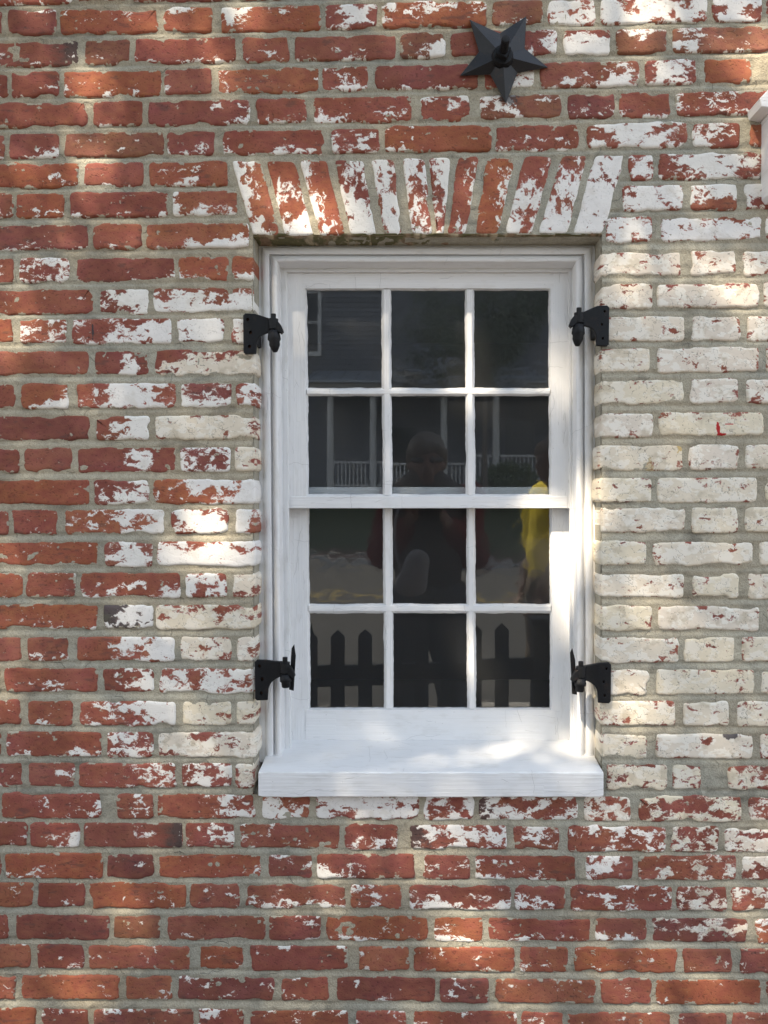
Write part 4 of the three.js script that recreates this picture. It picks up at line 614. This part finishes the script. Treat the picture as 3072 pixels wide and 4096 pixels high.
// ------------------------------------------------------------------ two people on the pavement, seen only as reflections
function surfaceNet(min, max, cell, sdf) {
  const n = [0, 1, 2].map(k => Math.ceil((max[k] - min[k]) / cell) + 1), [nx, ny, nz] = n, f = new Float32Array(nx * ny * nz), at = (i, j, k) => (k * ny + j) * nx + i;
  for (let k = 0; k < nz; k++) for (let j = 0; j < ny; j++) for (let i = 0; i < nx; i++) f[at(i, j, k)] = sdf(min[0] + i * cell, min[1] + j * cell, min[2] + k * cell);
  const id = new Int32Array(nx * ny * nz).fill(-1), pos = [], idx = [];
  const E = [[0, 1], [0, 2], [0, 4], [1, 3], [1, 5], [2, 3], [2, 6], [3, 7], [4, 5], [4, 6], [5, 7], [6, 7]];
  for (let k = 0; k < nz - 1; k++) for (let j = 0; j < ny - 1; j++) for (let i = 0; i < nx - 1; i++) {
    const v = []; for (let c = 0; c < 8; c++) v.push(f[at(i + (c & 1), j + ((c >> 1) & 1), k + (c >> 2))]);
    let neg = 0; for (const q of v) if (q < 0) neg++; if (!neg || neg === 8) continue;
    let sx = 0, sy = 0, sz = 0, m = 0; for (const [a, b] of E) if ((v[a] < 0) !== (v[b] < 0)) { const t = v[a] / (v[a] - v[b]); sx += lerp(a & 1, b & 1, t); sy += lerp((a >> 1) & 1, (b >> 1) & 1, t); sz += lerp(a >> 2, b >> 2, t); m++; }
    id[at(i, j, k)] = pos.length / 3; pos.push(min[0] + (i + sx / m) * cell, min[1] + (j + sy / m) * cell, min[2] + (k + sz / m) * cell);
  }
  const quad = (a, b, c, d, flip) => { if (a < 0 || b < 0 || c < 0 || d < 0) return; flip ? idx.push(a, c, b, a, d, c) : idx.push(a, b, c, a, c, d); };
  for (let k = 1; k < nz - 1; k++) for (let j = 1; j < ny - 1; j++) for (let i = 1; i < nx - 1; i++) {
    const v = f[at(i, j, k)];
    const X = f[at(i + 1, j, k)], Y = f[at(i, j + 1, k)], Z = f[at(i, j, k + 1)];
    if ((v < 0) !== (X < 0)) quad(id[at(i, j - 1, k - 1)], id[at(i, j, k - 1)], id[at(i, j, k)], id[at(i, j - 1, k)], v >= 0);
    if ((v < 0) !== (Y < 0)) quad(id[at(i - 1, j, k - 1)], id[at(i, j, k - 1)], id[at(i, j, k)], id[at(i - 1, j, k)], v < 0);
    if ((v < 0) !== (Z < 0)) quad(id[at(i - 1, j - 1, k)], id[at(i, j - 1, k)], id[at(i, j, k)], id[at(i - 1, j, k)], v >= 0);
  }
  const g = new THREE.BufferGeometry(); g.setAttribute('position', new THREE.Float32BufferAttribute(pos, 3)); g.setIndex(idx); g.computeVertexNormals(); return g;
}
const smin = (a, b, k) => { const h = Math.max(k - Math.abs(a - b), 0) / k; return Math.min(a, b) - h * h * k * 0.25; };
function capsule(px, py, pz, [a, ra], [b, rb], flatZ = 1) { const dx = b[0] - a[0], dy = b[1] - a[1], dz = b[2] - a[2], t = clamp(((px - a[0]) * dx + (py - a[1]) * dy + (pz - a[2]) * dz) / (dx * dx + dy * dy + dz * dz + 1e-9)), qx = px - a[0] - dx * t, qy = py - a[1] - dy * t, qz = (pz - a[2] - dz * t) / flatZ; return Math.sqrt(qx * qx + qy * qy + qz * qz) - lerp(ra, rb, t); }
const field = (bones, k) => (x, y, z) => { let d = 9; for (const [a, b, f] of bones) d = smin(d, capsule(x, y, z, a, b, f), k); return d; };
function figure(name, label, pos, pose, colors) {      // faces -z (the wall); y from the soles
  const g = thing(name, label, 'person', 'people on the pavement', pos), J = pose;
  const skin = mat(0.18, 0.105, 0.078, 0.65), head = J.head, [hx, hy, hz] = head;
  const hand = (w, e, up) => { // palm, four fingers and a thumb, slightly curled
    const out = [], d = new THREE.Vector3(w[0] - e[0], w[1] - e[1], w[2] - e[2]).normalize(), s = new THREE.Vector3(...up).cross(d).normalize(), n = d.clone().cross(s), P = (a, b, c) => [w[0] + d.x * a + s.x * b + n.x * c, w[1] + d.y * a + s.y * b + n.y * c, w[2] + d.z * a + s.z * b + n.z * c];
    out.push([[P(0, 0, 0), 0.026], [P(0.075, 0.012, 0), 0.021]], [[P(0.01, 0.0, 0), 0.024], [P(0.075, -0.018, 0), 0.02]]);
    [[0.03, 0.062], [0.011, 0.072], [-0.009, 0.067], [-0.027, 0.05]].forEach(([o, l]) => { out.push([[P(0.08, o, 0), 0.0105], [P(0.08 + l * 0.5, o, -0.012), 0.0098]], [[P(0.08 + l * 0.5, o, -0.012), 0.0098], [P(0.08 + l * 0.72, o, -0.040), 0.0085]]); });
    out.push([[P(0.02, 0.025, -0.005), 0.014], [P(0.055, 0.055, -0.018), 0.0115]], [[P(0.055, 0.055, -0.018), 0.0115], [P(0.085, 0.058, -0.034), 0.0095]]); return out;
  };
  const headBones = [[[[hx, hy + 0.035, hz + 0.015], 0.083], [[hx, hy + 0.02, hz - 0.005], 0.08], 1.12], [[[hx, hy - 0.05, hz - 0.022], 0.06], [[hx, hy - 0.085, hz - 0.045], 0.04]], [[[hx, hy + 0.01, hz - 0.088], 0.012], [[hx, hy - 0.025, hz - 0.106], 0.015]], [[[hx - 0.078, hy - 0.01, hz + 0.01], 0.022], [[hx - 0.083, hy + 0.015, hz + 0.015], 0.02]], [[[hx + 0.078, hy - 0.01, hz + 0.01], 0.022], [[hx + 0.083, hy + 0.015, hz + 0.015], 0.02]], [[[hx - 0.02, hy - 0.058, hz - 0.088], 0.010], [[hx + 0.02, hy - 0.058, hz - 0.088], 0.010]], [[[hx - 0.035, hy + 0.028, hz - 0.075], 0.014], [[hx + 0.035, hy + 0.028, hz - 0.075], 0.014]], [[[hx, hy - 0.06, hz + 0.02], 0.055], [[hx, hy - 0.19, hz + 0.035], 0.058]]];
  const B = (a, ra, b, rb, f) => [[a, ra], [b, rb], f];
  const coreBones = [...headBones, B(J.neck, 0.08, J.pelvis, 0.1, 0.8), B(J.hipL, 0.07, J.kneeL, 0.05), B(J.kneeL, 0.05, J.ankL, 0.04), B(J.hipR, 0.07, J.kneeR, 0.05), B(J.kneeR, 0.05, J.ankR, 0.04), B(J.shL, 0.045, J.elL, 0.04), B(J.elL, 0.04, J.wrL, 0.03), B(J.shR, 0.045, J.elR, 0.04), B(J.elR, 0.04, J.wrR, 0.03), B(J.neck, 0.05, J.shL, 0.05), B(J.neck, 0.05, J.shR, 0.05)];
  const core = field(coreBones, 0.03), hL = field(hand(J.wrL, J.elL, J.upL || [0, 1, 0]), 0.012), hR = field(hand(J.wrR, J.elR, J.upR || [0, 1, 0]), 0.012);
  const body = surfaceNet([-0.55, 0.03, -0.45], [0.55, 1.95, 0.40], 0.0125, (x, y, z) => smin(core(x, y, z), Math.min(hL(x, y, z), hR(x, y, z)), 0.012));
  part('body', body, skin, g);
  const hairF = field([[[[hx, hy + 0.055, hz + 0.03], 0.094], [[hx, hy - 0.03, hz + 0.055], 0.078]], [[[hx - 0.015, hy + 0.070, hz - 0.052], 0.048], [[hx, hy + 0.075, hz + 0.03], 0.085]], [[[hx - 0.045, hy + 0.052, hz - 0.068], 0.032], [[hx + 0.05, hy + 0.064, hz - 0.06], 0.032]], [[[hx - 0.078, hy + 0.05, hz - 0.02], 0.026], [[hx - 0.082, hy - 0.01, hz + 0.03], 0.022]], [[[hx + 0.078, hy + 0.05, hz - 0.02], 0.026], [[hx + 0.082, hy - 0.01, hz + 0.03], 0.022]]], 0.03);
  part('hair', surfaceNet([hx - 0.15, hy - 0.2, hz - 0.15], [hx + 0.15, hy + 0.2, hz + 0.2], 0.010, (x, y, z) => hairF(x, y, z) + 0.006 * (vnoise(x * 90, y * 40 + z * 70) - 0.5)), mat(...colors.hair, 0.7), g);
  for (const s of [-1, 1]) part('eye', new THREE.SphereGeometry(0.011, 10, 8).translate(hx + s * 0.031, hy + 0.004, hz - 0.083), mat(0.05, 0.04, 0.035, 0.2), g);
  if (colors.glasses) part('sunglasses', surfaceNet([hx - 0.11, hy - 0.05, hz - 0.14], [hx + 0.11, hy + 0.06, hz + 0.04], 0.006, field([[[[hx - 0.066, hy + 0.012, hz - 0.060], 0.013], [[hx - 0.025, hy + 0.009, hz - 0.090], 0.0165]], [[[hx + 0.066, hy + 0.012, hz - 0.060], 0.013], [[hx + 0.025, hy + 0.009, hz - 0.090], 0.0165]], [[[hx - 0.03, hy + 0.012, hz - 0.09], 0.0135], [[hx + 0.03, hy + 0.012, hz - 0.09], 0.0135]], [[[hx - 0.07, hy + 0.014, hz - 0.055], 0.007], [[hx - 0.084, hy + 0.016, hz + 0.01], 0.006]], [[[hx + 0.07, hy + 0.014, hz - 0.055], 0.007], [[hx + 0.084, hy + 0.016, hz + 0.01], 0.006]]], 0.010)), mat(0.012, 0.012, 0.013, 0.35), g);
  const torso = [B(J.chest, 0.155, J.belly, 0.14, 0.78), B(J.belly, 0.145, J.pelvis, 0.155, 0.8), B([J.shL[0] * 0.9, J.shL[1] - 0.02, J.shL[2]], 0.085, [J.shR[0] * 0.9, J.shR[1] - 0.02, J.shR[2]], 0.085)];
  const wr = (x, y, z) => 0.010 * (fbm(x * 22 + 3, y * 13 + z * 9, 3) - 0.5), slL = colors.short ? 0.55 : 0.94, mix = (a, b, t) => [0, 1, 2].map(k => lerp(a[k], b[k], t));
  const sleeve = (sh, el, wr_) => colors.short ? [B(sh, 0.088, mix(sh, el, 0.82), 0.084)] : [B(sh, 0.08, el, 0.066), B(el, 0.066, mix(el, wr_, 0.9), 0.048)];
  const top = field([...torso, ...sleeve(J.shL, J.elL, J.wrL), ...sleeve(J.shR, J.elR, J.wrR)], 0.06), neckHole = y => y;
  part(colors.topName, surfaceNet([-0.6, 0.6, -0.45], [0.6, 1.62, 0.42], 0.015, (x, y, z) => Math.max(top(x, y, z) + wr(x, y, z), (colors.hem ?? 0.86) - y)), mat(...colors.top, 0.9), g);
  if (colors.vest) { const vf = field(torso.concat([B([0, J.neck[1] + 0.045, J.neck[2] - 0.03], 0.075, J.neck, 0.085), B(mix(J.neck, J.shL, 0.35), 0.075, J.chest, 0.15, 0.8), B(mix(J.neck, J.shR, 0.35), 0.075, J.chest, 0.15, 0.8)]), 0.06); part('vest', surfaceNet([-0.5, 0.7, -0.4], [0.5, 1.62, 0.4], 0.015, (x, y, z) => Math.max(vf(x, y, z) - 0.016 + wr(y, x, z), 0.80 - y, Math.abs(x) - 0.20)), mat(...colors.vest, 0.9), g); }
  const leg = field([B(J.pelvis, 0.15, J.hipL, 0.115, 0.9), B(J.pelvis, 0.15, J.hipR, 0.115, 0.9), B(J.hipL, 0.115, J.kneeL, 0.083), B(J.kneeL, 0.083, J.ankL, 0.066), B(J.hipR, 0.115, J.kneeR, 0.083), B(J.kneeR, 0.083, J.ankR, 0.066)], 0.035);
  part('trousers', surfaceNet([-0.45, 0.04, -0.4], [0.45, 1.15, 0.4], 0.015, (x, y, z) => Math.max(leg(x, y, z) + wr(x, z, y), y - 1.0, 0.07 - y)), mat(...colors.legs, 0.9), g);
  for (const a of [J.ankL, J.ankR]) { const s = field([B([a[0], 0.048, a[2] + 0.03], 0.046, [a[0] * 1.12, 0.042, a[2] - 0.17], 0.04)], 0.02); part('shoe', surfaceNet([a[0] - 0.12, -0.02, a[2] - 0.3], [a[0] + 0.12, 0.16, a[2] + 0.15], 0.010, (x, y, z) => Math.max(s(x, y, z), -y)), mat(...colors.shoe, 0.7), g); }
  return g;
}
const stand = { pelvis: [0, 0.95, 0], belly: [0, 1.10, -0.02], chest: [0, 1.30, 0], neck: [0, 1.47, 0.02], hipL: [-0.09, 0.9, 0], hipR: [0.09, 0.9, 0], kneeL: [-0.11, 0.5, -0.01], kneeR: [0.11, 0.5, -0.01], ankL: [-0.12, 0.09, 0.04], ankR: [0.13, 0.09, 0.02], shL: [-0.19, 1.41, 0.02], shR: [0.19, 1.41, 0.02] };
figure('person', 'person in red sleeves and dark vest raising a camera, mirrored in the middle panes', [0.085, 0.12, 2.06], { ...stand, head: [0, 1.60, -0.03], elL: [-0.235, 1.12, 0.0], wrL: [-0.11, 1.285, -0.15], elR: [0.245, 1.12, 0.0], wrR: [0.10, 1.285, -0.15], upL: [1, 0.2, 0], upR: [-1, 0.2, 0] }, { hair: [0.13, 0.11, 0.09], glasses: true, top: [0.15, 0.022, 0.020], topName: 'shirt', vest: [0.075, 0.066, 0.062], legs: [0.075, 0.077, 0.085], shoe: [0.10, 0.13, 0.20] });
figure('person', 'person in a bright yellow shirt turned sideways, mirrored at the right pane edges', [0.79, 0.12, 2.42], { ...stand, head: [0, 1.60, -0.02], elL: [-0.255, 1.13, 0.02], wrL: [-0.25, 0.90, -0.06], elR: [0.245, 1.13, -0.10], wrR: [0.235, 0.90, -0.20], upL: [0, 0, 1], upR: [0, 0, 1] }, { hair: [0.12, 0.085, 0.06], top: [0.86, 0.70, 0.03], topName: 'shirt', short: true, hem: 0.74, legs: [0.14, 0.11, 0.08], shoe: [0.2, 0.2, 0.2] }).rotation.y = 1.25;
{ // compact camera in the photographer's hands and an added pale form standing in for a light patch on the body
  const cam = thing('compact_camera', 'small black compact camera held up in both hands', 'camera', null, [0.085, 1.455, 1.745]); const bk = mat(0.03, 0.03, 0.032, 0.4);
  part('camera_body', box(-0.05, 0.05, -0.03, 0.03, 0, 0.024, 0.006), bk, cam); part('lens', new THREE.CylinderGeometry(0.02, 0.022, 0.018, 24).rotateX(Math.PI / 2).translate(0.01, -0.002, -0.009), bk, cam); part('shutter_button', new THREE.CylinderGeometry(0.005, 0.005, 0.005, 12).translate(0.03, 0.031, 0.012), bk, cam);
  const patch_form = thing('light_patch_form', 'added pale grey form with a strap, standing in for a light patch on the person with the camera', 'patch_form', null, [0.005, 1.185, 1.80]); const cloth = mat(0.28, 0.28, 0.29, 0.9);
  part('patch_body', surfaceNet([-0.16, -0.2, -0.1], [0.16, 0.2, 0.1], 0.011, field([[[[0.02, 0.05, 0], 0.045], [[-0.04, -0.07, 0], 0.05], 0.6], [[[0.03, 0.04, 0], 0.04], [[0.02, -0.07, 0], 0.05], 0.6]], 0.06)), cloth, patch_form);
  part('strap', new THREE.TubeGeometry(new THREE.CatmullRomCurve3([[-0.06, 0.0, 0], [-0.09, 0.14, 0.02], [-0.08, 0.26, 0.06], [-0.03, 0.38, 0.2]].map(p => new THREE.Vector3(...p))), 24, 0.008, 6), cloth, patch_form);
}
renderer.render(scene, camera);
